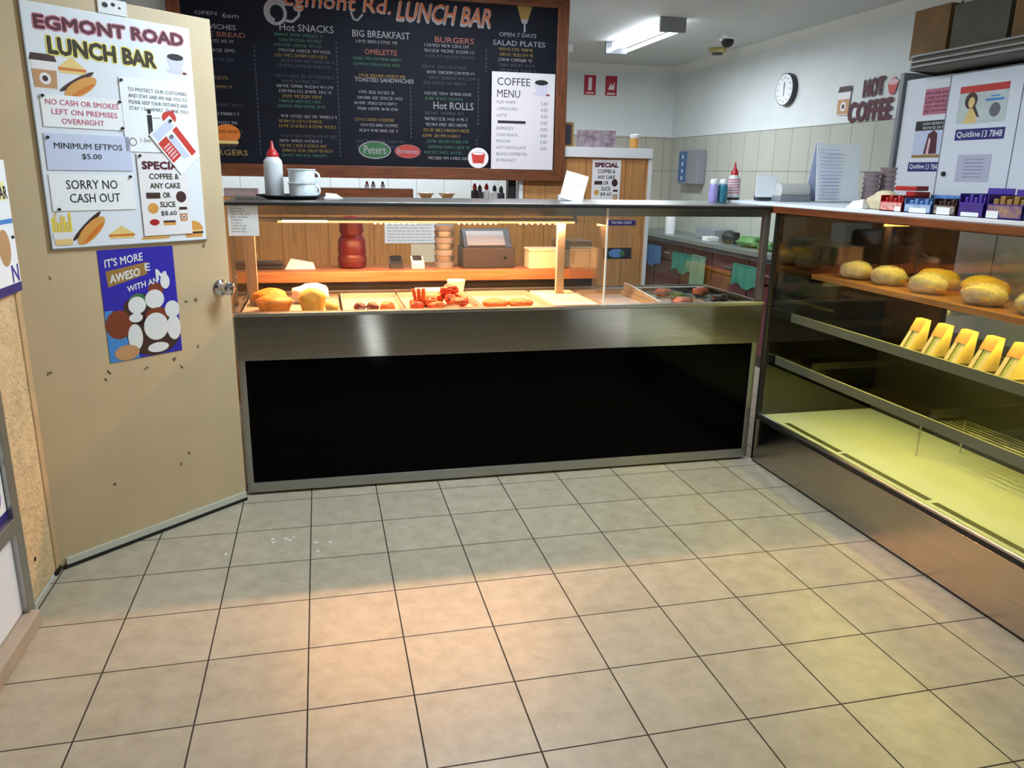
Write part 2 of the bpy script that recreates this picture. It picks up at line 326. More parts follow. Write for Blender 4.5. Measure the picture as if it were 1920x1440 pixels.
b=B(M_shop); b.box(-1.05,.46,YF-.1,YF,0,H); b.box(.59,2.86,YF-.1,YF,0,H); b.box(3.82,XW,YF-.1,YF,0,H); b.box(.46,.59,YF-.1,YF,2.3,H); b.box(2.86,3.82,YF-.1,YF,2.3,H)
struct(b.done('wall_front'),'shop front wall with window openings','wall')
struct(B(M_wtR).box(XW-.008,XW,1.0,YB,.0,1.885).done('trim_1'),'cream tile dado on the right wall','wall tiles')
struct(B(M_wtB).box(1.6,XW-.008,YB-.008,YB,0,1.895).done('trim_2'),'cream tile dado on the back wall','wall tiles')
struct(B(M_corn).prism([(XW,-4.6,H),(XW-.07,-4.6,H),(XW,-4.6,H-.07)],(0,9.66,0)).done('trim_3'),'cornice along the right wall','cornice')
struct(B(M_corn).prism([(XL,YB,H),(XL,YB-.07,H),(XL,YB,H-.07)],(4.8,0,0)).done('trim_4'),'cornice along the back wall','cornice')
# door jamb, pier, side window
b=B(M_jamb); b.box(XL-.10,XL+.012,-.245,-.20,.025,2.09); b.box(XL-.1,XL+.012,.63,.68,0,2.09); b.box(XL-.1,XL+.012,-.245,.68,2.09,2.14)
b.use(M_black).box(XL-.10,XL+.014,-.243,-.205,0,.028)
struct(b.done('trim_5',bevel=.003),'tan timber frame of the open door','door frame')
struct(B(M_pier).box(XL,XL+.012,-.545,-.262,.03,H).done('trim_6'),'rough cream painted brick pier left of the door','pier')
B(M_black).cyl((XL+.012,-.43,.165),(XL+.0135,-.43,.165),.009,n=10).done('screw_hole',bpy.data.objects['trim_6'])
b=B(M_alu); b.box(XL,XL+.035,-.60,-.548,.03,H); b.box(XL,XL+.035,-4.4,-.60,.345,.395); b.use(M_black).box(XL,XL+.03,-.575,-.55,0,.03)
wn=struct(b.done('window_1',bevel=.003),'grey aluminium frame of the side window at the left edge','window')
B(M_glass).box(XL,XL+.008,-4.4,-.60,.395,H).done('pane',wn)
B(M_wlam).box(XL,XL+.015,-4.4,-.60,.06,.345).done('lower_panel',wn)
struct(B(mat('skirting',(176,160,140),.5,var=.1)).box(XL,XL+.06,-4.5,-.578,0,.055).done('baseboard_left',bevel=.006),'dusty skirting along the left wall','skirting')
# partition behind servery (timber) with hatch
YP=2.0
b=B(M_timber); b.box(XL,1.42,YP,YP+.08,0,1.318); b.box(1.42,2.31,YP,YP+.08,0,1.42); b.box(1.7,2.31,YP,YP+.08,1.42,1.60)
b.use(M_paint).box(XL,1.70,YP+.02,YP+.08,1.47,H); b.use(M_white).box(1.395,1.42,YP-.01,YP+.09,1.318,1.47); b.use(M_timber).box(1.42,1.7,YP,YP+.08,1.42,1.47)
b.use(M_white).box(1.66,2.325,YP-.03,YP+.12,1.60,1.665); b.box(2.31,2.335,YP-.01,YP+.1,0,1.60)
struct(b.done('wall_timber_partition'),'timber boarded partition under the menu board','partition')
struct(B(M_wtH).box(XL,1.66,3.0,3.05,0,H).done('wall_hatch_tiles'),'white tiled wall seen through the slot below the menu board','wall')
struct(B(M_paint).box(1.6,1.66,YP+.08,3.0,1.5,H).done('wall_hatch_end'),'short end wall behind the menu board','wall')

# ------------------------------------------------------------------ door and its notices
TH=R(41.348); DU=Vector((math.cos(TH),math.sin(TH),0)); DN=Vector((math.sin(TH),-math.cos(TH),0)); D0=Vector((-.92,-.196,0))
def DP(u_,v_,out=.001): return D0+DU*u_+DN*out+Vector((0,0,v_))
dm=M_door; nt=dm.node_tree
b=B(M_door).box(-.005,.835,0,.038,.012,2.055)
door=struct(b.done('door_1',loc=D0,rot=(0,0,TH),bevel=.002),'beige flush door standing open at the left','door')
B(M_seal).prism([(.02,-.001,.014),(.83,-.001,.014),(.83,-.001,.042),(.02,-.001,.04)],(0,-.008,0)).done('weather_strip',door)
B(M_black).box(.01,.832,-.012,.0,.0,.013).done('bottom_seal',door)
k=B(M_chrome); k.lathe([(.033,0),(.034,.006),(.02,.012),(.014,.02),(.014,.035),(.026,.042),(.03,.055),(.027,.068),(.015,.075),(.004,.076)],n=28)
k.done('door_knob',door,loc=(.785,0,.995),rot=(R(90),0,0),smooth=True)
b=B(mat('door_stain',(120,100,74),.6)); rn=random.Random(3)
for (su,sv) in [(.056,.762),(.272,.722),(.25,.693),(.544,.72),(.572,.687),(.419,.705),(.653,.757),(.526,.271),(.239,.272),(.568,.309),(.10,1.10),(.62,.95),(.66,.955),(.72,1.17)]:
    for q in range(3): b.disc(su+rn.uniform(-.006,.006),sv+rn.uniform(-.006,.006),rn.uniform(.002,.006),rn.uniform(.002,.007),-.0006,rn.uniform(0,3),8)
b.done('scuff_marks',door)
b=B(M_white); b.box(0,.105,-.006,0,0,.05); b.use(M_black)
for x,z,q in ((.025,.028,.011),(.055,.033,.008),(.078,.025,.005)): b.disc(x,z,q,q*.8,-.0065)
TAG(b.done('door_label',loc=DP(.383,2.008),rot=(0,0,TH)),'small white card with black blotches at the top edge of the door','card')
# printed picture helpers (drawn in the sheet plane)
def hotdog(b,x,z,L,a,y):
    c,s_=math.cos(a),math.sin(a)
    b.use(M_dbrown); b.disc(x-s_*L*.13,z+c*L*.13,L*.5,L*.07,y,a); b.use(M_bun); b.disc(x+s_*L*.02,z-c*L*.02,L*.46,L*.17,y-.0003,a); b.use(M_orange); b.disc(x+s_*L*.1,z-c*L*.1,L*.36,L*.05,y-.0005,a)
def sandw(b,x,z,wd,h,y):
    b.use(M_cheese).flat([(x-wd/2,z+h*.3),(x+wd/2,z+h*.3),(x,z+h)],y); b.use(M_orange).rect(x-wd/2,x+wd/2,z+h*.12,z+h*.3,y); b.use(M_cheese).rect(x-wd*.46,x+wd*.46,z-h*.05,z+h*.12,y)
def papercup(b,x,z,wd,h,y):
    b.use(M_dbrown).flat([(x-wd*.52,z+h*.8),(x+wd*.52,z+h*.8),(x+wd*.44,z+h),(x-wd*.44,z+h)],y); b.use(M_paperp).flat([(x-wd*.42,z),(x+wd*.42,z),(x+wd*.48,z+h*.8),(x-wd*.48,z+h*.8)],y)
    b.use(M_tan).flat([(x-wd*.43,z+.03*h),(x+wd*.43,z+.03*h),(x+wd*.47,z+h*.55),(x-wd*.47,z+h*.55)],y-.0003); b.use(M_paperp).disc(x,z+h*.3,wd*.22,wd*.22,y-.0006); b.use(M_dbrown).disc(x,z+h*.3,wd*.11,wd*.11,y-.0009)
def teacup(b,x,z,wd,h,y):
    b.use(mat('lilac_ink',(208,206,226),.6)).flat([(x-wd*.45,z+h*.8),(x-wd*.25,z+h*.15),(x+wd*.25,z+h*.15),(x+wd*.45,z+h*.8)],y); b.disc(x,z+h*.14,wd*.5,h*.13,y+.0002); b.use(M_ink).disc(x,z+h*.82,wd*.4,h*.16,y-.0004); b.use(M_brown).disc(x+wd*.4,z+h*.08,wd*.12,h*.06,y-.0006)
def fries(b,x,z,wd,h,y):
    for i in range(7):
        b.use((M_yel,M_cheese)[i%2]).rect(x-wd*.48+i*wd*.14,x-wd*.48+i*wd*.14+wd*.12,z+h*.3,z+h*(.85+.15*math.sin(i*2.3)),y-.0001*i)
    b.use(M_paperp).flat([(x-wd*.42,z),(x+wd*.42,z),(x+wd*.5,z+h*.4),(x-wd*.5,z+h*.4)],y-.001); b.use(M_cheese).rect(x-wd*.42,x+wd*.42,z,z+h*.18,y-.0013)
def burger(b,x,z,wd,h,y):
    b.use(M_bun).flat([(x+wd*.5*math.cos(t),z+h*.45+h*.55*math.sin(t)) for t in [math.pi*i/12 for i in range(13)]],y); b.use(M_cheese).rect(x-wd*.45,x+wd*.45,z+h*.34,z+h*.45,y-.0002); b.use(M_dbrown).rect(x-wd*.5,x+wd*.5,z+h*.22,z+h*.34,y-.0002); b.use(M_bun).rect(x-wd*.44,x+wd*.44,z,z+h*.22,y)
# notice board: local origin u=.122, v=1.2
U0,V0=.122,1.20
nb=B(M_wlam).box(0,.612,-.006,0,0,.806); nb=TAG(nb.done('notice_board',loc=DP(U0,V0,.001),rot=(0,0,TH),bevel=.002),'large white menu poster headed EGMONT ROAD LUNCH BAR on the open door','poster')
B(M_alu).box(-.004,.0,-.008,0,-.004,.806).box(-.004,.616,-.008,0,-.004,0).done('edge_trim',nb)
y=-.0066
b=B(mat('rose_ink',(214,140,156),.6)).btext('EGMONT ROAD',.038,.58,.727,.767,y,.0065,rise=.012); b.done('heading_glow',nb)
b=B(M_maroon).btext('EGMONT ROAD',.038,.58,.727,.767,y-.0006,.0026,rise=.012); b.done('heading_lettering',nb)
b=B(mat('lemon_ink',(250,232,120),.6)).btext('LUNCH BAR',.074,.458,.652,.704,y,.008,rise=-.006); b.done('subheading_glow',nb)
b=B(mat('olive_ink',(52,44,14),.6)).btext('LUNCH BAR',.074,.458,.652,.704,y-.0006,.0036,rise=-.006); b.done('subheading_lettering',nb)
b=B(); papercup(b,.05,.535,.086,.112,y); b.done('coffee_cup_picture',nb)
b=B(); sandw(b,.145,.595,.095,.052,y); b.done('sandwich_picture',nb)
b=B(); hotdog(b,.165,.552,.145,R(30),y); b.done('hot_dog_picture',nb)
b=B(); teacup(b,.542,.632,.085,.075,y); b.done('teacup_picture',nb)
b=B(); fries(b,.042,.012,.07,.112,y); b.done('fries_picture',nb)
b=B(); hotdog(b,.142,.06,.15,R(42),y); b.done('hot_dog_picture',nb)
b=B(); sandw(b,.256,.026,.1,.045,y); b.done('sandwich_picture',nb)
b=B(); sandw(b,.39,.0135,.12,.02,y); b.done('sandwich_picture',nb)
b=B(); burger(b,.557,.012,.085,.066,y); b.done('burger_picture',nb)
def pins(o,pts,t=.002):
    for x,z in pts:
        B(M_ink).cyl((x,-t,z),(x,-t-.006,z),.0055,.0045,10).done('pin',o)
def dsheet(name,label,u_,v_,wd,h,m,out,tilt=0,group=None): return sheet(name,label,'notice',DP(u_,v_,out),TH,wd,h,m,.0012,tilt,group)
s=dsheet('paper_notice','white paper notice with pink text NO CASH OR SMOKES LEFT ON PREMISES',.146,1.613,.285,.106,M_paper,.009)
b=B(M_pinkink); b.text('NO CASH OR SMOKES',.015,.27,.073,.091,-.0018,.004); b.text('LEFT ON PREMISES',.032,.262,.042,.060,-.0018,.004); b.text('OVERNIGHT',.062,.21,.012,.030,-.0018,.004); b.done('lettering',s); pins(s,[(.008,.1),(.276,.1),(.276,.008)])
s=dsheet('paper_notice','bluish paper notice reading MINIMUM EFTPOS $5.00',.141,1.470,.304,.122,M_paperb,.009)
b=B(M_ink); b.text('MINIMUM EFTPOS',.03,.272,.072,.092,-.0018,.004); b.text('$5.00',.122,.192,.036,.057,-.0018,.004); b.done('lettering',s); pins(s,[(.012,.108)])
s=dsheet('paper_notice','white paper notice reading SORRY NO CASH OUT',.140,1.330,.303,.126,M_paper,.009)
b=B(M_ink); b.text('SORRY NO',.055,.24,.075,.106,-.0018,.002); b.text('CASH OUT',.062,.245,.028,.059,-.0018,.002); b.use(M_grayink); b.ring(.15,.0635,.146,.0012,-.0014,4) if 0 else None
b.done('lettering',s); pins(s,[(.292,.119),(.02,.006)])
s=dsheet('paper_notice','white distancing notice with small grey text and a standing figure on the door poster',.428,1.540,.298,.262,M_paper,.009)
b=B(M_grayink)
for q,t in enumerate(('TO PROTECT OUR CUSTOMERS','AND STAY SAFE WE ASK YOU TO','PLEASE KEEP YOUR DISTANCE AND','STAY 1.5m APART. THANK YOU')): b.text(t,.03,.27,.215-q*.022,.228-q*.022,-.0018,.002)
b.done('lettering',s)
b=B(M_ink); b.disc(.105,.148,.008,.010,-.0018); b.flat([(.095,.135),(.115,.135),(.114,.10),(.112,.055),(.106,.055),(.104,.095),(.102,.055),(.096,.055)],-.0018); b.line(.118,.125,.15,.126,.002,-.0018); b.use(M_red).disc(.185,.13,.03,.024,-.0018); b.flat([(.165,.14),(.205,.16),(.212,.12)],-.0021); b.use(M_grayink).ring(.03,.035,.015,.003,-.0018); b.text('1.5m',.06,.1,.035,.05,-.0018); b.done('printed_picture',s); pins(s,[(.008,.25)])
s=sheet('special_flyer','white special flyer on the door reading SPECIAL COFFEE & ANY CAKE OR SLICE','notice',DP(.465,1.228,.0105),TH,.205,.308,M_paperp,.0012)
b=B(M_maroon); b.btext('SPECIAL',.018,.19,.250,.277,-.0018,.002)
b.use(mat('olive_ink',(52,44,14),.6)); b.text('COFFEE &',.042,.165,.213,.233,-.0018,.025); b.text('ANY CAKE',.042,.168,.178,.198,-.0018,.025); b.text('OR',.092,.122,.142,.162,-.0018,.025); b.text('SLICE',.076,.14,.107,.127,-.0018,.025); b.use(M_ink).text('$8.60',.076,.143,.072,.092,-.0018,.01); b.done('lettering',s)
b=B(M_dbrown); b.rect(.022,.08,.14,.162,-.0018); b.disc(.168,.145,.022,.022,-.0018); b.use(M_bun).disc(.046,.103,.022,.02,-.0018); b.use(M_redp).disc(.046,.05,.02,.012,-.0018); b.use(M_dbrown).rect(.083,.135,.047,.055,-.0018); b.use(M_bun).rect(.083,.135,.037,.047,-.0018); papercup(b,.172,.05,.036,.056,-.0018); b.done('printed_picture',s); pins(s,[(.012,.298)])
# red flyer, tilted
fl=Vector((.643,1.453)); s=sheet('red_flyer','tilted red and white flyer pinned over the special flyer on the door','notice',DP(.522,1.603,.0135),TH,.188,.118,M_paper,.0015,tilt=R(50.5))
b=B(M_red); b.flat([(.012,.012) ,(.012,.05),(.055,.058),(.085,.045)],-.0018) if 0 else None
b.rect(.045,.135,.006,.052,-.0018); b.rect(.045,.165,.088,.113,-.0018); b.done('red_panels',s)
b=B(M_paperb); b.rect(.006,.04,.012,.105,-.0019); b.flat([(.05,.058),(.15,.05),(.16,.08),(.06,.08)],-.0019); b.use(M_grayink).disc(.06,.068,.008,.01,-.0022); b.use(M_pinkglow)
for q in range(5): b.rect(.07+q*.012,.076+q*.012,.012,.046,-.0021)
b.done('printed_details',s); pins(s,[(.015,.107)])
# confectionery poster
s=sheet('blue_poster','blue confectionery poster reading ITS MORE AWESOME on the door below the white poster','poster',DP(.279,.756,.001),TH,.302,.428,M_blue,.0012)
b=B(M_sky).flat([(.0,.0),(.12,.0),(.1,.1),(.03,.2),(0,.2)],-.0014); b.done('sky_patch',s)
b=B(M_gold); b.flat([(.022,.348),(.025,.288),(.185,.325),(.188,.372)],-.0014); b.done('gold_banner',s)
b=B(M_white); b.text("IT'S MORE",.022,.172,.362,.392,-.0019,.02,rise=.018); b.text('AWESO',.035,.155,.302,.332,-.0019,.03,rise=.02); b.text('E',.178,.198,.338,.366,-.0019,.02); b.text('WITH AN',.098,.225,.262,.284,-.0019,.025,rise=.026); b.btext('M',.222,.262,.30,.338,-.0019,.003,rise=-.012); b.done('lettering',s)
b=B(M_dbrown); b.disc(.19,.09,.115,.09,-.0015); b.disc(.15,.19,.08,.06,-.0015)
for x,z,rx,rz,m in ((.05,.142,.052,.056,M_brown),(.135,.218,.038,.036,M_grn),(.13,.208,.036,.034,M_white),(.212,.258,.032,.03,M_brown),(.205,.224,.04,.038,M_white),(.21,.16,.05,.03,M_brown),(.2,.115,.052,.055,M_white),(.275,.175,.032,.035,M_white),(.275,.1,.03,.05,M_white),(.12,.16,.028,.018,M_white),(.11,.085,.03,.052,M_white),(.07,.03,.05,.03,M_tan),(.2,.03,.045,.02,M_white),(.255,.29,.02,.03,M_white)):
    b.use(m).disc(x,z,rx,rz,-.0016-.00005*len(b.bm.faces)) 
b.done('ice_cream_balls_picture',s)
# posters at far left
s=sheet('hanging_poster','white and purple poster board hanging on the pier at the left edge','poster',(XL+.02,-.62,1.072),R(90),.40,.428,M_paper,.006)
b=B(M_navy); b.rect(0,.40,0,.03,-.0065); b.use(M_sky).rect(.1,.398,.225,.24,-.0065); b.use(M_yelglow).rect(.1,.37,.3,.36,-.0065); b.use(M_ink).text('LUNCH BAR',.1,.385,.305,.345,-.007,.02); b.use(M_tan).disc(.3,.15,.05,.06,-.0065); b.use(M_purple).text('N',.33,.388,.035,.09,-.0068,.02); b.done('printed_picture',s); pins(s,[(.375,.18)],.006)
s=sheet('window_poster','small white and purple poster behind the grey frame at the lower left','poster',(XL+.016,-.95,.398),R(90),.345,.22,M_paper,.002)
b=B(M_navy).rect(0,.345,0,.028,-.0026); b.use(M_grn).rect(.2,.33,.17,.19,-.0026); b.use(M_lilac).disc(.29,.09,.03,.04,-.0026); b.done('printed_picture',s)

# ------------------------------------------------------------------ hot food display counter
CX0,CX1,CY=-.29,2.305,.40
ct=thing('food_display_counter','long stainless steel and glass food display counter','counter',(1.0,.4,0))
def C(b,name,parent_=None,**k):
    for v in b.bm.verts: v.co-=Vector((1.0,.4,0))
    return b.done(name,parent_ or ct,**k)
C(B(M_steel).box(CX0-.005,CX1,.385,.41,.652,.852),'steel_apron',bevel=.002)
C(B(M_stl).box(CX0-.008,CX1+.003,.378,.425,.853,.868),'front_lip',bevel=.003)
C(B(M_bglass).box(CX0+.03,CX1-.03,.405,.412,.058,.65),'black_front_panel')
b=B(M_alu); b.box(CX0,CX1,.398,.43,.012,.06); b.box(CX0,CX0+.03,.398,.43,.06,.65); b.box(CX1-.03,CX1,.398,.43,.06,.65); C(b,'front_frame',bevel=.002)
C(B(M_dark).box(CX0+.01,CX1-.01,.44,1.04,0,.06),'plinth')
b=B(M_stl); b.box(CX0,CX0+.01,.43,1.05,.06,.868); b.box(CX1-.01,CX1,.43,1.05,.06,.868); b.box(CX0,CX1,1.04,1.05,.06,.868); C(b,'carcass')
b=B(M_stl); b.box(CX0+.01,CX1-.01,.425,1.04,.80,.812); b.box(CX0+.01,CX1-.01,.95,1.04,.812,.862); C(b,'inner_deck')
C(B(M_glass).box(CX0,1.436,.400,.406,.868,1.335),'front_glass'); C(B(M_glass).box(1.44,2.275,.400,.406,.868,1.335),'front_glass')
C(B(M_glass).box(CX0,CX0+.006,.41,1.02,.868,1.335),'side_glass')
C(B(mat('pale_glass_edge',(222,226,222),.3)).box(1.434,1.441,.398,.408,.868,1.335),'glass_joint')
b=B(M_stl); b.box(CX0-.01,CX1,.385,1.06,1.338,1.352); C(b,'top_slab',bevel=.003); C(B(M_black).box(CX0-.012,CX1,.383,.392,1.334,1.346),'top_edge')
b=B(M_stl); b.box(CX0,2.62,.98,1.0,1.265,1.338); C(b,'rear_fascia')
C(B(mat('dark_post_metal',(104,100,104),.4,metal=.5)).box(2.275,2.305,.392,.43,.655,1.338),'end_post',bevel=.002)
C(B(M_glass).box(1.445,1.451,.43,1.0,.868,1.25),'glass_divider')
lb=C(B(M_stl).box(-.26,1.40,.735,.815,1.242,1.262).box(1.385,1.40,.76,.79,1.262,1.338).box(-.26,-.245,.76,.79,1.262,1.338),'lamp_bar',bevel=.002)
C(B(mat('warm_diffuser',(255,190,130),.5,emit=1.6)).box(-.10,1.38,.731,.735,1.240,1.250),'diffuser_strip',parent_=lb); C(B(M_tubew).box(-.08,.13,.730,.7345,1.243,1.252),'lit_tube_window',parent_=lb)
b=B(M_warmled)
for x0,x1 in ((.36,.56),(.78,.97),(1.1,1.32)):
    n=8
    for i in range(n): b.ell((x0+(x1-x0)*i/(n-1)-1.0,.77-.4,1.236),(.006,.006,.005),sub=1)
for v in b.bm.verts: pass
b.done('led_beads',lb,loc=(0,0,0))
for x in (-.235,1.33): C(B(M_tray).box(x-.022,x+.022,.79,.815,.812,1.242),'lamp_post',bevel=.003)
C(B(M_cut).box(-.28,1.62,1.08,1.38,.905,.962),'serving_board',bevel=.004)
b=B(M_dark); b.box(-.28,1.62,1.10,1.36,.06,.905); C(b,'rear_cupboard')
b=B(M_paperp); b.box(0,.11,-.001,0,0,.135)
s=sheet('price_notice','white typed price list taped to the top left corner of the counter glass','notice',(-.287,.398,1.205),0,.125,.142,M_paper,.001)
b=B(M_grayink)
for i,t in enumerate((.03,.05,.06,.08,.07,.05,.045,.06,.06,.065)): b.scrib(.012,.012+t,.125-i*.0122,.006,-.0013,i)
b.done('lettering',s)

# trays (open steel pans)
def tray(label,x0,x1,y0,y1,z0=.832,z1=.866,m=M_tray,cat='tray',name='steel_tray',group=None):
    t=B(m); wl=.004; t.box(x0,x1,y0,y1,z0,z0+.006); t.box(x0,x0+wl,y0,y1,z0,z1); t.box(x1-wl,x1,y0,y1,z0,z1); t.box(x0,x1,y0,y0+wl,z0,z1-.012); t.box(x0+.01,x1-.01,y0+.01,y1-.01,.8125,z0); t.box(x0,x1,y1-wl,y1,z0,z1)
    return t.done(name,tag=(label,cat,group))
tray('steel tray at the left end holding pies and wrapped pastries',-.27,.17,.432,.945,.832,.85)
tray('steel tray with three small brown meat pieces, second from the left',.182,.462,.432,.945)
tray('steel tray heaped with red fried pieces under the heat lamp',.474,.83,.432,.945)
tray('steel tray with two flat orange patties beside the cutting board',.842,1.18,.432,.945)
TAG(B(M_lid).box(1.2,1.43,.435,.93,.835,.866).box(1.2,1.43,.435,.93,.812,.82).done('cutting_board',bevel=.004),'cream cutting board lying flat in front of the glass divider','cutting board')
def food(name,label,cat,c,rad,m,amp=.06,seed=0,floor=.82,rot=0,group=None):
    return TAG(B(m).ell((0,0,0),rad,amp,seed,3,floor-c[2],rot).done(name,loc=c,smooth=True,angle=180),label,cat,group)
def pie(name,label,x,y,r_,h,m1,m2,z=.839,dome=.4):
    t=thing(name,label,'pie',(x,y,z)); B(m1).lathe([(r_*.78,0),(r_*.95,h*.55),(r_,h*.62),(r_*.98,h*.7)],n=28).done('crust',t,smooth=True)
    B(m2).ell((0,0,h*.62),(r_*.97,r_*.97,h*dome),.05,int(x*100),3,h*.6).done('pastry_lid',t,smooth=True,angle=180); return t
pie('meat_pie','large golden pie at the left end of the hot display',-.13,.60,.085,.075,M_pastry,M_pastry)
pie('meat_pie','tall pale yellow pie right of the large golden pie',.045,.59,.065,.10,M_pasty2,M_pasty2,dome=.45)
food('pastry_roll','small yellow pastry roll with a dark base beside the tall pale pie','pastry',(.133,.52,.868),(.032,.05,.03),M_pasty2,.04,5,.839)
food('pastry_roll','dark sausage roll base in front of the tall pale pie','pastry',(.128,.46,.848),(.034,.02,.014),M_meat,.05,6,.839)
TAG(B(M_paperp).ell((0,0,0),(.09,.06,.05),.12,9,3,-.04).done('paper_bag',loc=(.03,.83,.885),smooth=True,angle=180),'crumpled white paper bag behind the pies','paper bag')
food('wrapped_pastry','orange pastry peeking out behind the large golden pie','pastry',(-.16,.78,.88),(.09,.05,.04),M_pastry,.08,8,.841)
for i,(x,m,l) in enumerate(((.262,M_meat,'dark brown meat piece, left of three in the second tray'),(.322,M_meat,'dark brown meat piece, middle of three in the second tray'),(.392,M_patty,'orange crumbed piece, right of three in the second tray'))):
    food('meat_piece',l,'meat piece',(x,.54,.858),(.029+.006*(i==2),.032,.026),m,.1,20+i,.839)
rn=random.Random(5); n=0
for i in range(30):
    x=rn.uniform(.53,.79); yy=rn.uniform(.48,.72); z=.856+rn.uniform(0,.012)+max(0,.045-abs(x-.70)*.5)*rn.uniform(.5,1)
    food('fried_piece','red fried pieces heaped in the middle tray','fried food',(x,yy,z),(rn.uniform(.022,.036),rn.uniform(.02,.03),rn.uniform(.016,.024)),(M_saus,M_patty,M_saus)[i%3],.14,40+i,.839,rn.uniform(0,3),'red fried pieces heaped in the middle tray')
food('fried_piece','topmost bright red fried piece on the heap in the middle tray','fried food',(.70,.60,.925),(.045,.035,.027),M_saus,.15,77)
for i,x in enumerate((.540,.555,.572)):
    TAG(B(M_patty).box(-.008,.008,-.008,.008,0,.09).done('potato_wedge',loc=(x,.60,.845),rot=(R(-8),R(-10+9*i),.3*i),bevel=.003),('left','middle','right')[i]+' of three upright orange chips beside the red heap','chip')
for i,x in enumerate((.93,1.06)):
    food('crumbed_patty',('left','right')[i]+' flat orange crumbed patty in the tray beside the cutting board','patty',(x,.58,.858),(.066,.06,.024),M_patty,.04,60+i,.839)
b=B(M_white); b.lathe([(.04,0),(.05,.055),(.052,.06),(.046,.06),(.036,.006)],n=24); TAG(b.done('plastic_tub',loc=(.80,.985,.8625),smooth=True),'small white tub behind the red fried pieces','tub')
TAG(B(M_paperp).box(0,.17,0,.06,0,.016).done('paper_stack',loc=(.58,.965,.8625),bevel=.003),'low white paper stack behind the red fried pieces','paper')
# cold side pans
b=B(mat('brushed_divider',(200,198,194),.5,metal=.6)); b.prism([(1.755,.432,.812),(1.755,.945,.812),(1.755,.945,.90),(1.755,.88,.90),(1.755,.432,.868)],(.012,0,0)); TAG(b.done('steel_divider'),'steel upstand divider at the start of the cold pans','divider')
tray('empty flat steel pan right of the glass divider',1.47,1.745,.432,.945,.832,.858)
tray('steel pan with green salad in the cold section',1.775,2.01,.432,.945,.832,.866)
tray('dark pan at the right end of the cold section',2.022,2.28,.432,.945,.832,.866,M_dark)
b=B(M_stl)
for i in range(3): b.cyl((1.782,.55+.163*i,.872),(2.004,.55+.163*i,.872),.006,n=10)
TAG(b.done('rack_bars',smooth=True),'steel rack bars lying across the salad pan','rack')
for i,(x,yy,m,l) in enumerate(((1.93,.795,M_tom,'pink ham pile at the back of the salad pan'),(1.90,.49,M_tom,'pink tomato slices at the front of the salad pan'),(1.95,.632,M_green,'green lettuce heap in the salad pan'),(2.16,.80,M_tom,'pink pile with green top in the dark end pan'),(2.15,.55,M_dark,'dark olives filling the end pan'))):
    food('salad_heap',l,'salad',(x,yy,.862),(.045,.04,.024),m,.15,80+i,.839)

# on the serving board behind
BZ=.9625
t=thing('sauce_drum','large red plastic sauce drum on the board behind the counter','drum',(.262,1.26,BZ))
B(M_reddrum).lathe([(.066,0),(.076,.01),(.078,.06),(.072,.075),(.077,.09),(.074,.15),(.06,.175),(.055,.18),(.066,.20),(.062,.245),(.03,.26)],n=28).done('body',t,smooth=True)
B(M_redp).lathe([(.04,.255),(.042,.275),(.035,.28)],n=20).done('cap',t,smooth=True)
B(mat('drum_label',(88,28,22),.6,var=.3,vscale=30)).lathe([(.0785,.035),(.0795,.036),(.0795,.058),(.0785,.059)],n=28).done('label_band',t)
TAG(B(M_dkgrey).box(-.09,.09,-.05,.05,0,.02).box(-.085,.085,-.045,.045,.022,.04).done('grey_tray_stack',loc=(-.2,1.25,BZ),bevel=.004),'dark grey flat trays at the left end of the serving board','tray')
TAG(B(M_paperp).prism([(-.08,0,0),(.08,0,0),(.07,.02,.03),(-.05,.05,.05)],(0,.05,0)).done('paper_bags',loc=(-.02,1.2,BZ)),'white paper bags folded beside the dark trays on the serving board','paper bag')
def device(label,x,m1,m2):
    t=thing('card_terminal',label,'card terminal',(x,1.22,BZ)); B(m1).prism([(-.035,-.04,0),(.035,-.04,0),(.035,-.04,.02),(-.035,-.04,.02)],(0,.09,.0)).prism([(-.035,-.03,.02),(.035,-.03,.02),(.035,.05,.055),(-.035,.05,.055)],(0,0,.006)).done('body',t); B(m2).prism([(-.025,.0,.041),(.025,.0,.041),(.025,.045,.062),(-.025,.045,.062)],(0,0,.002)).done('screen',t); return t
device('dark card terminal nearest the red drum on the serving board',.50,M_dkgrey,M_ink); device('pale card terminal right of the dark terminal',.62,M_white,M_dkgrey)
t=thing('container_stack','tall stack of grey takeaway containers beside the till','containers',(.775,1.24,BZ))
for i in range(7): B((M_grey,M_benchtop)[i%2]).lathe([(.05,.0+i*.034),(.058,.028+i*.034),(.06,.033+i*.034),(.04,.033+i*.034)],n=20).done('container',t,smooth=True)
t=thing('till','dark grey cash till behind the counter','till',(1.02,1.25,BZ)); B(M_dkgrey).box(-.15,.15,-.09,.1,0,.115).done('drawer_unit',t,bevel=.006); B(M_dkgrey).prism([(-.14,-.07,.115),(-.14,.09,.115),(-.14,.09,.2),(-.14,.04,.215)],(.28,0,0)).done('display_head',t,bevel=.004); B(M_grey).prism([(-.12,-.062,.124),(.1,-.062,.124),(.1,.02,.197),(-.12,.02,.197)],(0,-.004,.004)).done('keypad',t); B(M_chrome).cyl((.09,-.09,.06),(.09,-.1,.06),.008).done('lock',t)
TAG(B(M_lid).box(-.09,.09,-.06,.06,.0,.10).box(-.095,.095,-.065,.065,.10,.115).done('white_tub',loc=(1.33,1.16,BZ),bevel=.006),'white rectangular tub on the serving board beside the lamp post','tub')
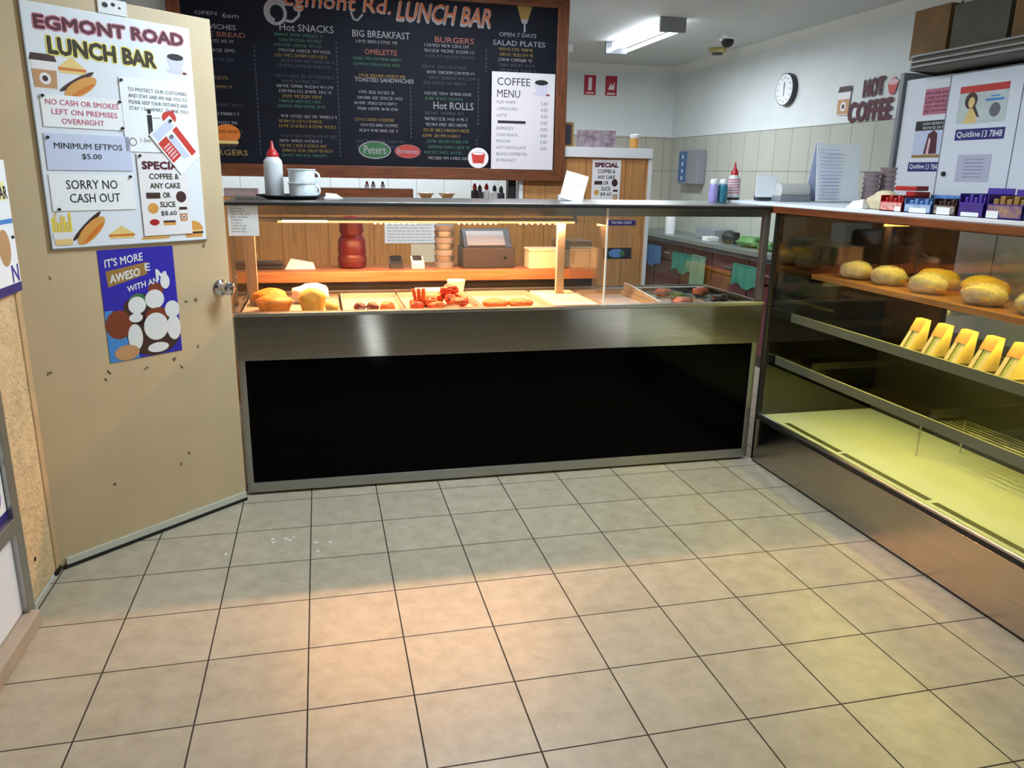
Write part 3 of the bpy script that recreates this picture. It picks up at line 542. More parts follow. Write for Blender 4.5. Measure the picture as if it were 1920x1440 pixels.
t=thing('steel_food_warmer','grey lidded steel box right of the white tub','food box',(1.53,1.24,BZ)); B(M_benchtop).box(-.09,.09,-.1,.1,0,.11).done('body',t,bevel=.005); B(M_stl).box(-.095,.095,-.105,.105,.112,.155).done('lid',t,bevel=.008); B(M_ink).cyl((-.02,-.1,.02),(-.02,-.11,.1),.006).done('handle',t)
# notices on the timber wall
s=sheet('wall_notice','large pale printed chart on the timber wall behind the red drum','notice',(.50,1.998,1.03),0,.34,.14,M_paper,.001); b=B(M_grayink)
for i in range(6): b.scrib(.02,.31,.115-i*.02,.008,-.0013,i)
b.done('lettering',s)
s=sheet('wall_notice','plain yellowish sheet on the timber wall under the printed chart','notice',(.67,1.998,.905),0,.19,.12,M_lid,.001)
s=sheet('wall_label','navy blue lettered strip on the timber wall behind the counter glass','label',(2.04,1.998,1.15),0,.2,.035,M_navy,.001); b=B(M_paper).scrib(.02,.18,.01,.016,-.0013,3); b.done('lettering',s)
s=sheet('wall_picture','small blue and dark picture on the timber wall right of the glass divider','picture',(2.01,1.998,.92),0,.21,.075,M_ink,.002); b=B(M_bluepk); b.disc(.1,.037,.06,.03,-.0023); b.use(M_grn).disc(.14,.035,.02,.02,-.0026); b.done('printed_picture',s)
# ------------------------------------------------------------------ on the counter top
TZ=1.353
t=TAG(B(M_ink).lathe([(.11,0),(.155,.012),(.162,.016),(.158,.018),(.11,.006)],n=40).done('round_tray',loc=(-.03,.72,TZ),smooth=True),'round black tray on the left end of the counter top','tray')
t=thing('squeeze_bottle','cloudy squeeze bottle with red nozzle on the black tray','bottle',(-.105,.73,TZ+.007))
B(M_bottle).lathe([(.04,0),(.043,.006),(.043,.15),(.04,.165),(.026,.182)],n=28).done('body',t,smooth=True); B(M_redp).lathe([(.028,.176),(.028,.196),(.02,.206),(.01,.22),(.0045,.25),(.003,.252)],n=24).done('nozzle_cap',t,smooth=True)
for i,(z,l) in enumerate(((0,'lower of two grey patterned cups stacked on the black tray'),(.062,'upper of two grey patterned cups stacked on the black tray'))):
    t=thing('patterned_mug',l,'mug',(.022,.68,TZ+.007+z),group='stacked mugs'); B(M_marble).lathe([(.05,0),(.058,.008),(.06,.06),(.066,.065),(.064,.067),(.056,.062),(.05,.01)],n=28).done('body',t,smooth=True)
    h=B(M_marble); pts=[(.058+.022*math.sin(a),0,.032+.022*math.cos(a)) for a in [math.pi*k/7 for k in range(8)]]
    for p,q in zip(pts,pts[1:]): h.cyl(p,q,.005,n=8)
    h.done('handle',t,smooth=True)
TAG(B(M_paperp).prism([(0,0,0),(.09,0,0),(.06,0,.02),(.01,0,.024)],(0,.09,0)).done('napkin',loc=(.12,.78,TZ)),'folded white napkin right of the black tray','napkin')
TAG(B(M_cardd).box(0,.09,0,.06,0,.012).done('flat_card',loc=(-.27,.62,TZ),bevel=.002),'flat brown card at the left edge of the counter top','card')
s=sheet('note_paper','tilted white note paper leaning on the counter top','note',(1.315,.80,1.37),0,.125,.14,M_paper,.002,tilt=R(14)); b=B(M_grayink).scrib(.03,.1,.08,.006,-.0023,1); b.done('lettering',s)
t=thing('note_holder','clear stand under the tilted note paper','stand',(1.38,.82,TZ)); B(M_bottle).box(-.06,.07,-.015,.03,0,.03).done('base',t,bevel=.003)
for x,m,l in ((2.19,M_lilac,'lilac can with a white top on the counter'),(2.245,M_teal,'teal can with a white top right of the lilac can')):
    t=thing('drink_can',l,'can',(x,.80,TZ)); B(m).lathe([(.022,0),(.026,.005),(.026,.085),(.022,.095)],n=24).done('body',t,smooth=True); B(M_white).lathe([(.018,.096),(.022,.105),(.02,.118),(.008,.124)],n=16).done('top',t,smooth=True)
t=thing('squeeze_bottle','striped squeeze bottle with dark red nozzle beside the two cans','bottle',(2.335,.85,1.366)); B(M_bottle).lathe([(.032,0),(.034,.006),(.034,.10),(.03,.12),(.02,.135)],n=24).done('body',t,smooth=True)
b=B(mat('pink_stripe',(200,110,120),.5))
for i in range(6): b.lathe([(.0343,.035+i*.014),(.0348,.036+i*.014),(.0348,.04+i*.014),(.0343,.041+i*.014)],n=24)
b.done('stripes',t); B(M_redp).lathe([(.022,.13),(.02,.15),(.008,.17),(.003,.2)],n=20).done('nozzle_cap',t,smooth=True); B(M_ink).lathe([(.0345,0),(.036,.001),(.036,.012),(.0345,.013)],n=24).done('base_band',t)
t=thing('sign_stand','small clear stand with a white paper beside the cling wrap roll','stand',(2.44,.72,1.366)); B(M_dkgrey).box(-.03,.05,-.02,.04,0,.03).done('base',t,bevel=.006); B(M_paper).box(-.055,.07,-.024,-.02,.02,.135).done('paper',t)
t=thing('cling_wrap_roll','white cling wrap roll lying on the counter top','roll',(2.575,.66,1.366)); B(mat('roll_film',(206,202,198),.4)).cyl((-.08,0,.055),(.09,0,.055),.04,n=28).done('roll',t,smooth=True); B(M_grey).box(-.09,.1,-.045,.05,0,.03).done('dispenser',t,bevel=.004); B(M_ink).cyl((.091,0,.055),(.10,0,.055),.015).done('core',t)
t=thing('menu_stand','tall white paper menu stand at the corner of the counter','stand',(2.80,.62,1.366)); B(M_paper).prism([(-.13,-.05,0),(.13,-.05,0),(.135,.0,.305),(-.125,.0,.305)],(0,.003,0)).done('front_sheet',t); B(M_paperb).prism([(-.13,.05,0),(.13,.05,0),(.13,.004,.305),(-.13,.004,.305)],(0,.003,0)).done('back_sheet',t); B(M_grey).box(-.14,.14,-.06,.06,-.0005,.004).done('base',t)
b=B(M_paperb)
for i in range(14): b.prism([(-.12,-.0505+.002*i,.02+i*.019),(.0,-.0505+.002*i+.0003,.02+i*.019),(.0,-.0505+.002*i+.0012,.026+i*.019),(-.12,-.0505+.002*i+.0012,.026+i*.019)],(0,-.001,0))
b.done('lettering',t)
for i,(x,n) in enumerate(((3.02,6),(3.12,7))):
    t=thing('paper_cup_stack',('left','right')[i]+' stack of pinkish takeaway cups beside the white cabinet','cups',(x,.60,1.366))
    for q in range(n): B(M_cup).lathe([(.034,q*.026),(.043,.026+q*.026),(.045,.03+q*.026),(.03,.03+q*.026)],n=18).done('cup',t,smooth=True)

# ------------------------------------------------------------------ right display case
KX=2.32; KY1=.372; KY0=-1.46; KB=3.02
case=thing('cake_display_case','tall glass cake display case with wooden top along the right side','display case',(KX,-.5,0))
def K(b,name,parent=None,**k):
    for v in b.bm.verts: v.co-=Vector((KX,-.5,0))
    return b.done(name,parent or case,**k)
K(B(M_steelk).box(KX,KX+.02,KY0,KY1,.012,.245),'steel_kick',bevel=.002)
K(B(M_black).box(KX+.006,KX+.04,KY0,KY1,.0,.262),'black_seam')
K(B(M_stl).cyl((KX+.012,KY0,.268),(KX+.012,KY1,.268),.009,n=16),'front_rail',smooth=True)
dk=K(B(M_deck).box(KX+.02,KB,KY0,KY1,.24,.262),'deck')
b=B(M_slot)
for a,c in ((.20,-.235),(-.26,-.80),(-.83,-1.38)): b.box(KX+.065,KX+.095,c,a,.262,.2632)
K(b,'vent_slots',dk,)
for o in dk.children: pass
b=B(M_dark); b.box(KB,KB+.02,KY0,KY1,.0,.74); K(b,'lower_back_panel'); K(B(M_dwood).box(KB,KB+.02,.02,KY1,.74,1.32),'upper_back_panel')
b=B(M_dwood); b.box(KB-.01,KB+.03,-.04,.02,.74,1.32); b.box(KB-.01,KB+.03,KY0,-.04,.74,.78); b.box(KB-.01,KB+.03,KY0,-.04,1.265,1.32); b.box(KB-.01,KB+.03,-.78,-.72,.78,1.265); K(b,'back_door_frame',bevel=.002)
K(B(M_glass).box(KB+.005,KB+.011,KY0,-.04,.78,1.265),'back_glass')
K(B(M_glassc).box(KX+.004,KX+.010,KY0,KY1-.012,.27,1.315),'front_glass')
K(B(M_dark).box(KX+.03,KB,KY1,KY1+.012,.24,1.32),'end_panel'); K(B(M_glassd).box(KX+.03,KB,KY1-.012,KY1-.002,.262,1.31),'end_mirror')
K(B(M_glass).box(KX+.02,KB,KY0,KY0+.008,.262,1.315),'end_glass')
b=B(M_black); b.box(KX,KX+.014,KY1-.014,KY1+.004,.012,1.34); K(b,'corner_strip')
b=B(M_wood); b.box(KX-.012,KB+.03,KY0,KY1+.03,1.318,1.35); K(b,'wooden_top',bevel=.003); K(B(M_wlam).box(KX-.008,KB+.32,KY0,KY1+.55,1.35,1.365),'laminate_top',bevel=.002)
def shelf(name,x0,z,m,edge,t=.02,lamp=False):
    s=K(B(m).box(x0,KB-.02,KY0+.012,KY1-.016,z-t,z),name,bevel=.002)
    if edge: K(B(edge).box(x0-.012,x0,KY0+.012,KY1-.016,z-.03,z+.012),'shelf_edge',s)
    return s
shelf('wood_shelf',2.55,1.012,M_wshelf,None,.025); shelf('glass_shelf',2.47,.795,M_glassc,M_edge,.010); shelf('glass_shelf',2.405,.57,M_glassc,M_edge,.010)
for o in case.children:
    pass
b=B(M_stl)
for z in (1.0,.785,.56):
    for yy in (.30,-.55,-1.40): b.box(2.58,KB,yy-.008,yy+.008,z-.045,z-.026 if z>.99 else z-.011)
K(b,'shelf_brackets')
lt=B(M_dkgrey); lt.box(2.60,2.645,-1.38,.2,1.292,1.318); K(lt,'top_lamp_housing'); 
b=B(M_stl)
for i in range(9): b.cyl((2.72+.03*i,-1.3,.42),(2.72+.03*i,-.35,.42),.003,n=6)
for yy in (-1.3,-.82,-.35): b.cyl((2.72,yy,.42),(2.96,yy,.42),.004,n=6)
for xx in (2.72,2.96):
    for yy in (-1.3,-.35): b.cyl((xx,yy,.262),(xx,yy,.42),.004,n=6)
TAG(b.done('wire_rack'),'wire rack standing at the back of the case deck','rack')
# fix glass shelf edges to be parented children at the shelf (same world coordinates)
# bread rolls
SZ=1.0125
def roll(label,x,y,rx,ry,rz,rot,front):
    t=thing('bread_roll',label,'bread roll',(x,y,SZ),(0,0,rot),'bread rolls on the wooden shelf')
    B(M_bread).ell((0,0,rz*.8),(rx,ry,rz),.05,int(x*1000+y*77),3,.002).done('bread',t,smooth=True,angle=180)
    if front: B(M_film).ell((0,0,rz*.84),(rx*1.06,ry*1.06,rz*1.1),.05,int(x*500+y*31),3,.001).done('cling_film',t,smooth=True,angle=180)
    return t
for x,y,rot,fr,l in ((2.66,.155,.15,1,'film wrapped bread roll farthest left on the wooden shelf'),(2.67,-.06,.2,1,'second film wrapped bread roll from the left on the wooden shelf'),(2.66,-.325,.1,1,'film wrapped bread roll in front of the first bare yellow roll'),(2.65,-.64,.2,1,'film wrapped bread roll in front of the larger bare yellow roll'),(2.66,-.89,.1,1,'film wrapped bread roll cut by the right picture edge'),(2.84,-.18,.1,0,'first bare yellow bread roll in the back row on the wooden shelf'),(2.84,-.45,.1,0,'larger bare yellow bread roll right in the back row on the wooden shelf')):
    roll(l,x,y,.06,.088 if fr else .11,.046 if fr else .05,rot,fr)
# sandwich packs
def pack(label,y):
    t=thing('sandwich_wedge',label,'sandwich',(2.49,y,.796),(0,0,R(-8)),'sandwich wedges on the middle shelf')
    def pr(o,y0): return [(o,y0,0),(.075,y0,.0),(.082,y0,.124-o),(.060,y0,.124-o)]
    for y0,m,nm,o in ((-.034,M_breadw,'bread_slice',.0),(-.0125,M_fill,'filling',.004),(.0125,M_breadw,'bread_slice',.0)): B(m).prism(pr(o,y0),(0,.0215,0)).done(nm,t,bevel=.001)
    B(M_crust).prism([(.037,-.0345,.0765),(.060,-.0345,.124),(.083,-.0345,.124),(.083,-.0345,.126),(.059,-.0345,.126),(.035,-.0345,.0765)],(0,.069,0)).done('crust',t)
    return t
first=pack('sandwich wedge farthest left in the row on the middle shelf',-.435)
for y,l in ((-.56,'second sandwich wedge from the left on the middle shelf'),(-.685,'middle sandwich wedge of five on the middle shelf'),(-.81,'fourth sandwich wedge from the left on the middle shelf'),(-.935,'sandwich wedge cut by the right picture edge on the middle shelf')): dupe(first,(2.49,y,.796),l)
# confectionery on the case top
CZ=1.3655
t=thing('bun_bag','cream coloured bag of wrapped buns on the case top','bag',(2.42,-.28,CZ)); B(M_bag).ell((0,0,.03),(.05,.085,.045),.12,4,3,.001).done('bag',t,smooth=True,angle=180)
TAG(B(M_paper).prism([(0,.09,0),(0,-.02,0),(.0,-.02,.04),(0,.05,.03)],(.06,0,0)).done('paper_wrap',loc=(2.36,-.20,CZ)),'white paper wrap left of the bag of buns','wrapping')
def cbox(name,label,y0,y1,h,m,face,d=.12,x=2.335,lab=None,contents=None):
    t=thing(name,label,'box',(x,(y0+y1)/2,CZ)); hw=abs(y1-y0)/2
    bb=B(m); bb.box(0,d,-hw,-hw+.003,0,h); bb.box(0,d,hw-.003,hw,0,h); bb.box(d-.003,d,-hw,hw,0,h*1.25); bb.box(0,.003,-hw,hw,0,h*.62); bb.box(0,d,-hw,hw,0,.003); bb.done('carton',t)
    B(face).box(-.0012,0,-hw*.92,hw*.92,h*.08,h*.56).done('printed_front',t)
    if lab: B(M_paper).box(-.0025,-.001,lab[0],lab[1],.002,lab[2]).done('price_label',t)
    if contents:
        c=B(contents); n=5
        for i in range(n): c.box(.012,d-.012,-hw+.006+i*(2*hw-.012)/n,-hw+.004+(i+.85)*(2*hw-.012)/n,.005,h*(.85+.12*(i%2)))
        c.done('wrapped_bars',t,bevel=.003)
    return t
cbox('confectionery_box','red checked confectionery box on the case top',-.36,-.49,.062,M_redp,mat('red_check',(214,90,84),.5,c2=(236,200,190),vscale=90),lab=(-.06,-.025,.02),contents=M_redp)
cbox('confectionery_box','pale blue confectionery box right of the red box',-.50,-.645,.055,M_bluepk,mat('pale_blue_print',(170,190,220),.5,var=.3,vscale=60),lab=(-.05,.04,.02),contents=M_bluepk)
cbox('confectionery_box','dark brown chocolate box between blue and purple boxes',-.655,-.765,.058,M_dbrown,mat('dark_print',(70,50,46),.5,c2=(190,180,170),vscale=70),lab=(-.03,.035,.028),contents=M_dbrown)
cbox('confectionery_box','purple chocolate box with open hollow front',-.775,-.89,.08,M_purple,mat('purple_print',(60,40,140),.45,var=.2),lab=(-.04,.04,.016),contents=M_purple)
cbox('confectionery_box','purple and gold chocolate box at the right picture edge',-.90,-1.05,.078,M_purple,mat('gold_print',(96,70,130),.45,c2=(190,150,110),vscale=50),lab=(.02,.07,.026),contents=M_gold)
TAG(B(M_redp).box(0,.07,-.07,.03,0,.018).done('chocolate_bar_pack',loc=(2.36,-.44,CZ+.082),rot=(0,0,.2),bevel=.003),'red and white pack lying on top of the red checked box','pack')

# ------------------------------------------------------------------ white cabinet on right wall
cab=thing('tobacco_cabinet','white sliding door cabinet against the right wall','cabinet',(3.69,.2,0))
def Q(b,name,parent=None,**k):
    for v in b.bm.verts: v.co-=Vector((3.69,.2,0))
    return b.done(name,parent or cab,**k)
b=B(M_wlam); b.box(3.53,3.86,-1.2,1.06,0,2.06); Q(b,'carcass'); Q(B(M_grey).box(3.49,3.86,1.045,1.075,0,2.10),'end_frame',bevel=.003)
d1=Q(B(M_wlam).box(3.505,3.53,.50,1.03,1.0,2.055),'door',bevel=.002); d2=Q(B(M_wlam).box(3.48,3.503,.175,.655,1.0,2.045),'door',bevel=.002); d3=Q(B(M_wlam).box(3.48,3.503,-.6,.172,1.0,2.045),'door',bevel=.002)
Q(B(M_grey).box(3.478,3.504,.655,.659,1.0,2.045),'edge_shade_seam',d2); Q(B(M_grey).box(3.478,3.504,.1725,.1755,1.0,2.045),'edge_shade_seam',d3)  # first grey strip stands in for shadow at the door edge, second marks the seam
b=B(M_ink).cyl((3.479,.602,1.525),(3.47,.602,1.525),.013,n=16); Q(b,'lock_knob',d2)
RZ=R(-90)
def cabsheet(name,label,y0,y1,z0,z1,m,x=3.4795,cat='notice'): return sheet(name,label,cat,(x,y0,z0),RZ,y0-y1,z1-z0,m,.001)
X1=3.5045
s=cabsheet('health_poster','pink and white printed warning sheet at the top of the rear cabinet door',.865,.665,1.85,1.99,mat('pink_print',(196,110,136),.5,var=.2,vscale=60),X1); b=B(M_maroon)
for i in range(5): b.scrib(.01,.185,.11-i*.024,.012,-.0014,i)
b.done('lettering',s)
s=cabsheet('health_poster','warning sheet with black heading and a picture on the rear cabinet door',.905,.665,1.615,1.818,M_paperb,X1); b=B(M_ink).rect(0,.24,.15,.203,-.0013); b.use(M_paper); b.scrib(.06,.23,.18,.013,-.0016,1); b.scrib(.06,.23,.157,.013,-.0016,2); b.use(M_maroon).flat([(.09,.02),(.19,.02),(.18,.13),(.15,.15),(.11,.13)],-.0014); b.use(M_pinkglow).flat([(.11,.02),(.13,.02),(.135,.1),(.12,.11)],-.0017); b.use(M_gold).rect(0,.24,0,.016,-.0013); b.done('printed_picture',s)
s=cabsheet('helpline_sticker','navy sticker reading Quitline low on the rear cabinet door',.922,.665,1.538,1.59,M_navy,X1); b=B(M_paper).text('Quitline',.012,.13,.012,.042,-.0014,.01).text('13 7848',.145,.248,.012,.04,-.0014,.01); b.done('lettering',s)
s=cabsheet('health_poster','poster of a dark haired person under a red band on the front cabinet door',.575,.255,1.785,1.975,mat('pale_photo',(206,216,214),.5,var=.12,vscale=12)); b=B(M_red).rect(0,.32,.155,.19,-.0013); b.use(M_dbrown).disc(.085,.115,.042,.042,-.0013); b.use(M_cheese).disc(.09,.105,.022,.028,-.0016); b.flat([(.05,.0),(.14,.0),(.12,.075),(.08,.075)],-.0014); b.use(M_dbrown).flat([(.11,.1),(.155,.03),(.14,.03),(.1,.08)],-.0017); b.use(M_sky).rect(.18,.3,.105,.117,-.0013); b.rect(.21,.27,.125,.132,-.0013); b.use(M_grayink).disc(.25,.06,.035,.035,-.0013); b.done('printed_picture',s)
s=cabsheet('helpline_sticker','navy sticker reading Quitline 13 7848 under the person poster',.565,.24,1.70,1.757,M_navy); b=B(M_paper).text('Quitline',.012,.17,.010,.045,-.0014,.01).text('13 7848',.185,.312,.012,.045,-.0014,.01); b.done('lettering',s)
s=cabsheet('paper_notice','grey printed notice beside the lock on the front cabinet door',.52,.295,1.485,1.625,mat('lilac_paper',(196,194,216),.6)); b=B(M_grayink)
for i in range(6): b.scrib(.05,.18,.112-i*.018,.006,-.0013,i)
b.done('lettering',s)
cw=thing('roller_shutter_box','dark roller shutter housing above the white cabinet','shutter',(3.6,.2,2.07)); 
def W_(b,name,**k):
    for v in b.bm.verts: v.co-=Vector((3.6,.2,2.07))
    return b.done(name,cw,**k)
W_(B(M_cardd).box(3.33,3.86,-1.2,.80,2.075,2.155),'housing'); b=B(M_alu); 
for z in (2.085,2.11,2.14): b.box(3.315,3.33,-1.2,.79,z,z+.012)
W_(b,'front_rails',bevel=.002)
W_(B(M_alu).prism([(3.33,.80,2.075),(3.86,1.03,2.06),(3.86,1.03,2.153),(3.33,.80,2.153)],(0,.012,0)),'end_bracket')
for y0,y1,h,m,l in ((.98,.70,.26,M_card,'brown cardboard box at the left on the shutter housing'),(.68,.30,.24,M_cardd,'grey brown cardboard box in the middle on the shutter housing'),(.28,-.2,.25,M_card,'brown cardboard box at the right picture edge on the shutter housing')):
    t=thing('cardboard_box',l,'box',(3.62,(y0+y1)/2,2.156)); hw=(y0-y1)/2-.004; B(m).box(-.17,.2,-hw,hw,0,h).done('carton',t,bevel=.003); B(M_tan).box(-.171,.2,-.025,.025,h,h+.001).done('tape',t)
TAG(B(M_dkgrey).cyl((3.855,1.09,2.09),(3.855,1.09,2.52),.006,n=8).cyl((3.855,1.09,2.09),(3.855,1.12,1.95),.006,n=8).done('cable'),'dark cable running down the wall beside the cabinet','cable')

# ------------------------------------------------------------------ kitchen bench and items
bench=thing('kitchen_bench','long steel topped kitchen bench with dark red fronts along the right wall','bench',(3.66,3.2,0))
def N_(b,name,parent=None,**k):
    for v in b.bm.verts: v.co-=Vector((3.66,3.2,0))
    return b.done(name,parent or bench,**k)
N_(B(M_benchtop).box(3.43,3.86,1.3,5.04,.88,.92),'worktop',bevel=.004); N_(B(M_dark).box(3.50,3.86,1.3,5.04,0,.88),'carcass'); N_(B(M_dkgrey).box(3.44,3.5,1.3,5.04,.845,.88),'edge_band')
for i in range(6): 
    d=N_(B(M_redcab).box(3.475,3.5,1.32+i*.62,1.92+i*.62,.10,.66),'cupboard_door',bevel=.004); d=N_(B(M_redcab).box(3.475,3.5,1.32+i*.62,1.92+i*.62,.68,.84),'drawer',bevel=.004); N_(B(M_chrome).box(3.46,3.475,1.55+i*.62,1.69+i*.62,.74,.752),'handle',d)
def towel(name,label,y0,y1,z0,z1,m,x=3.45):
    b=B(m); n=14; a=[];c=[]
    for i in range(n+1):
        yy=y0+(y1-y0)*i/n; o=.008*math.sin(i*1.3)+.004*math.sin(i*2.9)
        a.append((x+o*.3,yy,z1)); c.append((x-.006+o,yy,z0+.02*math.sin(i*.7)))
    for k in range(n):
        q=[b.bm.verts.new(p) for p in (a[k],a[k+1],c[k+1],c[k])]; b.fc(q)
        q=[b.bm.verts.new((p[0]+.006,p[1],p[2])) for p in (a[k],c[k],c[k+1],a[k+1])]; b.fc(q)
    b.cyl((x+.002,y0,z1),(x+.002,y1,z1),.006,n=8)
    return TAG(b.done(name,smooth=True,angle=80),label,'towel')
towel('tea_towel','short bright green towel hanging at the left from the kitchen bench',3.47,3.93,.60,.77,M_towel,3.448); towel('tea_towel','large pale green towel hanging beside the short bright green towel',3.22,3.50,.50,.785,M_towelp,3.437); towel('tea_towel','green towel hanging nearest the counter end',2.30,2.75,.62,.79,M_towel,3.448)
towel('tea_towel','blue cloth hanging beside the end of the timber partition',4.2,4.68,.60,.79,mat('blue_cloth',(70,110,160),.85,var=.15,vscale=20),3.448)
TAG(B(M_grey).box(-.09,.09,-.20,.20,0,.10).done('grey_appliance',loc=(3.70,3.62,.921),bevel=.008),'grey box appliance at the back of the kitchen bench','appliance')
t=thing('mixer','black bulky mixer on the kitchen bench','mixer',(3.62,3.15,.921)); B(M_ink).ell((0,0,.05),(.07,.11,.06),.06,3,3,.0).done('body',t,smooth=True,angle=180); B(M_ink).box(-.03,.03,-.12,-.06,0,.10).done('head',t,bevel=.01)
TAG(B(M_green).ell((0,0,.04),(.09,.13,.05),.2,12,3,.001).done('lettuce',loc=(3.62,2.80,.921),smooth=True,angle=180),'heap of green lettuce on the kitchen bench','lettuce')
TAG(B(M_green).ell((0,0,.03),(.06,.09,.04),.2,15,3,.001).done('herb_bunch',loc=(3.60,2.50,.921),smooth=True,angle=180),'small green herb bunch beside the lettuce','herbs')
TAG(B(M_white).box(-.06,.06,-.05,.05,0,.04).done('white_container',loc=(3.55,3.38,.921),bevel=.006),'white container between the appliance and the mixer','container')
TAG(B(M_paperp).lathe([(.05,0),(.055,.2),(.05,.22),(.02,.22)],n=20).done('paper_roll',loc=(3.55,4.25,.921),smooth=True),'upright pinkish paper roll at the far end of the kitchen bench','paper roll')
t=thing('towel_dispenser','blue patterned paper towel dispenser on the tiled right wall','dispenser',(3.86,4.40,1.41)); B(M_grey).box(-.10,0,-.21,.21,0,.335).done('case',t,bevel=.01); B(M_bluebox).box(-.102,-.1,.02,.20,.02,.32).done('printed_panel',t)
b=B(M_paperb)
for i in range(4):
    b.cyl((-.103,.11,.06+.07*i),(-.104,.11,.06+.07*i),.025,n=4)
b.done('pattern',t)
# clock
t=thing('wall_clock','round wall clock with dark rim on the right wall','clock',(XW,2.86,2.185),(0,R(-90),0)); B(M_dkgrey).lathe([(.125,0),(.128,.02),(.125,.045),(.112,.045),(.11,.03)],n=48).done('rim',t,smooth=True); B(M_paper).lathe([(.119,.040),(.119,.046)],n=48).done('face',t)
b=B(M_ink); b.box(-.002,.055,-.005,.005,.047,.048); b.box(-.05,.002,-.003,.003,.048,.049)
for i in range(12):
    a=i*math.pi/6; b.cyl((.092*math.cos(a),.092*math.sin(a),.046),(.092*math.cos(a),.092*math.sin(a),.048),.005,n=8)
b.done('hands',t)
# HOT COFFEE decals
o=B(M_maroon).text('HOT',0,.205,.10,.215,-.002,.05,rise=.004).text('COFFEE',-.14,.31,-.06,.07,-.002,.05,rise=.004)
TAG(o.done('wall_lettering',loc=(XW-.009,2.02-.12,1.945),rot=(0,0,RZ)),'maroon HOT COFFEE lettering stuck on the right wall','sign')
b=B(); papercup(b,.0,0,.15,.2,-.002); TAG(b.done('cup_decal',loc=(XW-.009,2.11,1.94),rot=(0,0,RZ)),'brown takeaway cup decal left of the maroon lettering','decal')
b=B(M_red); b.flat([(-.05,.08),(-.03,.02),(0,0),(.03,.02),(.05,.08)],-.002); b.use(M_pinkglow).disc(0,.085,.05,.018,-.0024); b.use(M_redp).disc(0,.1,.02,.02,-.002); TAG(b.done('cup_decal',loc=(XW-.009,1.605,2.035),rot=(0,0,RZ)),'red cup decal above right of the maroon lettering','decal')
# signs on back wall
for x,l,pic in ((2.843,'left red fire sign on the back wall',0),(3.078,'right red fire sign on the back wall',1)):
    s=sheet('fire_sign',l,'sign',(x,YB-.001,2.295),0,.128,.195,mat('sign_red',(176,40,60),.45),.003); b=B(M_paperp)
    if pic==0: b.rect(.045,.083,.045,.17,-.0036); b.use(M_pinkglow).rect(.02,.11,.012,.028,-.0036)
    else: b.flat([(.03,.06),(.06,.13),(.07,.09),(.1,.14),(.1,.06)],-.0036); b.rect(.02,.11,.012,.028,-.0036)
    b.done('symbol',s)
# batten light
t=thing('batten_light','twin tube fluorescent batten on the kitchen ceiling','ceiling light',(2.66,3.1,H)); B(M_white).box(-.05,.05,-.56,.56,-.06,0).done('body',t,bevel=.004)
for x in (-.075,.075):
    B(M_tube).cyl((x,-.55,-.075),(x,.55,-.075),.014,n=14).done('tube',t,smooth=True)
for yy in (-.575,.575): B(M_grey).box(-.1,.1,yy-.015,yy+.015,-.1,0).done('end_cap',t,bevel=.003)
t=thing('security_camera','dark dome security camera on the ceiling near the right wall','camera',(3.40,3.08,H)); B(M_white).lathe([(.05,0),(.055,-.02),(.045,-.03)],n=24).done('base',t,smooth=True); B(M_ink).ell((0,0,-.045),(.05,.05,.045),sub=3).done('dome',t,smooth=True,angle=180); B(M_white).cyl((-.05,-.01,-.03),(-.075,-.02,-.035),.012).done('lens_hood',t)
t=thing('smoke_detector','small brass coloured smoke detector on the ceiling beside the camera','smoke detector',(3.63,3.69,H)); B(mat('brass',(190,176,110),.3,metal=.5)).lathe([(.075,0),(.08,-.02),(.06,-.04),(.02,-.045)],n=24).done('cap',t,smooth=True); B(M_dkgrey).lathe([(.05,-.04),(.045,-.055),(.01,-.058)],n=20).done('sensor',t,smooth=True)
TAG(B(M_white).box(-.02,.02,-.02,.02,-.06,0).done('ceiling_hook',loc=(2.33,3.95,H),bevel=.004),'small white ceiling fitting beside the menu board edge','ceiling fitting')

# ------------------------------------------------------------------ menu board
BX0,BX1,BZ0,BZ1=-.70,1.69,1.44,2.57; YB_=1.96
mb=thing('menu_board','large dark chalkboard menu with wooden frame above the servery','menu board',(BX0,YB_,BZ0))
W=BX1-BX0; Hh=BZ1-BZ0; fw=.075
B(M_board).box(fw-.005,W-fw+.005,.0,.015,fw-.005,Hh-fw+.005).done('chalk_surface',mb)
M_stile=mat('stained_wood_stile',(128,74,44),.35,c2=(88,50,30),vscale=6,stretch=(9,9,1))
for nm,m,p in (('frame_rail',M_frame,[(0,-.02,0),(W,-.02,0),(W-fw,-.02,fw),(fw,-.02,fw)]),('frame_rail',M_frame,[(0,-.02,Hh),(fw,-.02,Hh-fw),(W-fw,-.02,Hh-fw),(W,-.02,Hh)]),('frame_stile',M_stile,[(0,-.02,0),(fw,-.02,fw),(fw,-.02,Hh-fw),(0,-.02,Hh)]),('frame_stile',M_stile,[(W,-.02,0),(W,-.02,Hh),(W-fw,-.02,Hh-fw),(W-fw,-.02,fw)])):
    B(m).prism(p,(0,.045,0)).done(nm,mb,bevel=.003)
def G(x): return x-BX0
def GZ(z): return z-BZ0
YC=-.0012
b=B(M_ckw); b.text('Egmont Rd.',G(-.06),G(.56),GZ(2.385),GZ(2.495),YC,.012,slant=.15,rise=-.015); b.text('LUNCH BAR',G(.60),G(1.18),GZ(2.365),GZ(2.475),YC,.03,slant=.2,rise=-.012); b.done('title_shadow',mb)
b=B(M_cko); b.text('Egmont Rd.',G(-.055),G(.565),GZ(2.392),GZ(2.5),YC-.0008,.0,slant=.15,rise=-.015); b.text('LUNCH BAR',G(.605),G(1.185),GZ(2.378),GZ(2.48),YC-.0008,.0,slant=.2,rise=-.012); b.done('title_lettering',mb)
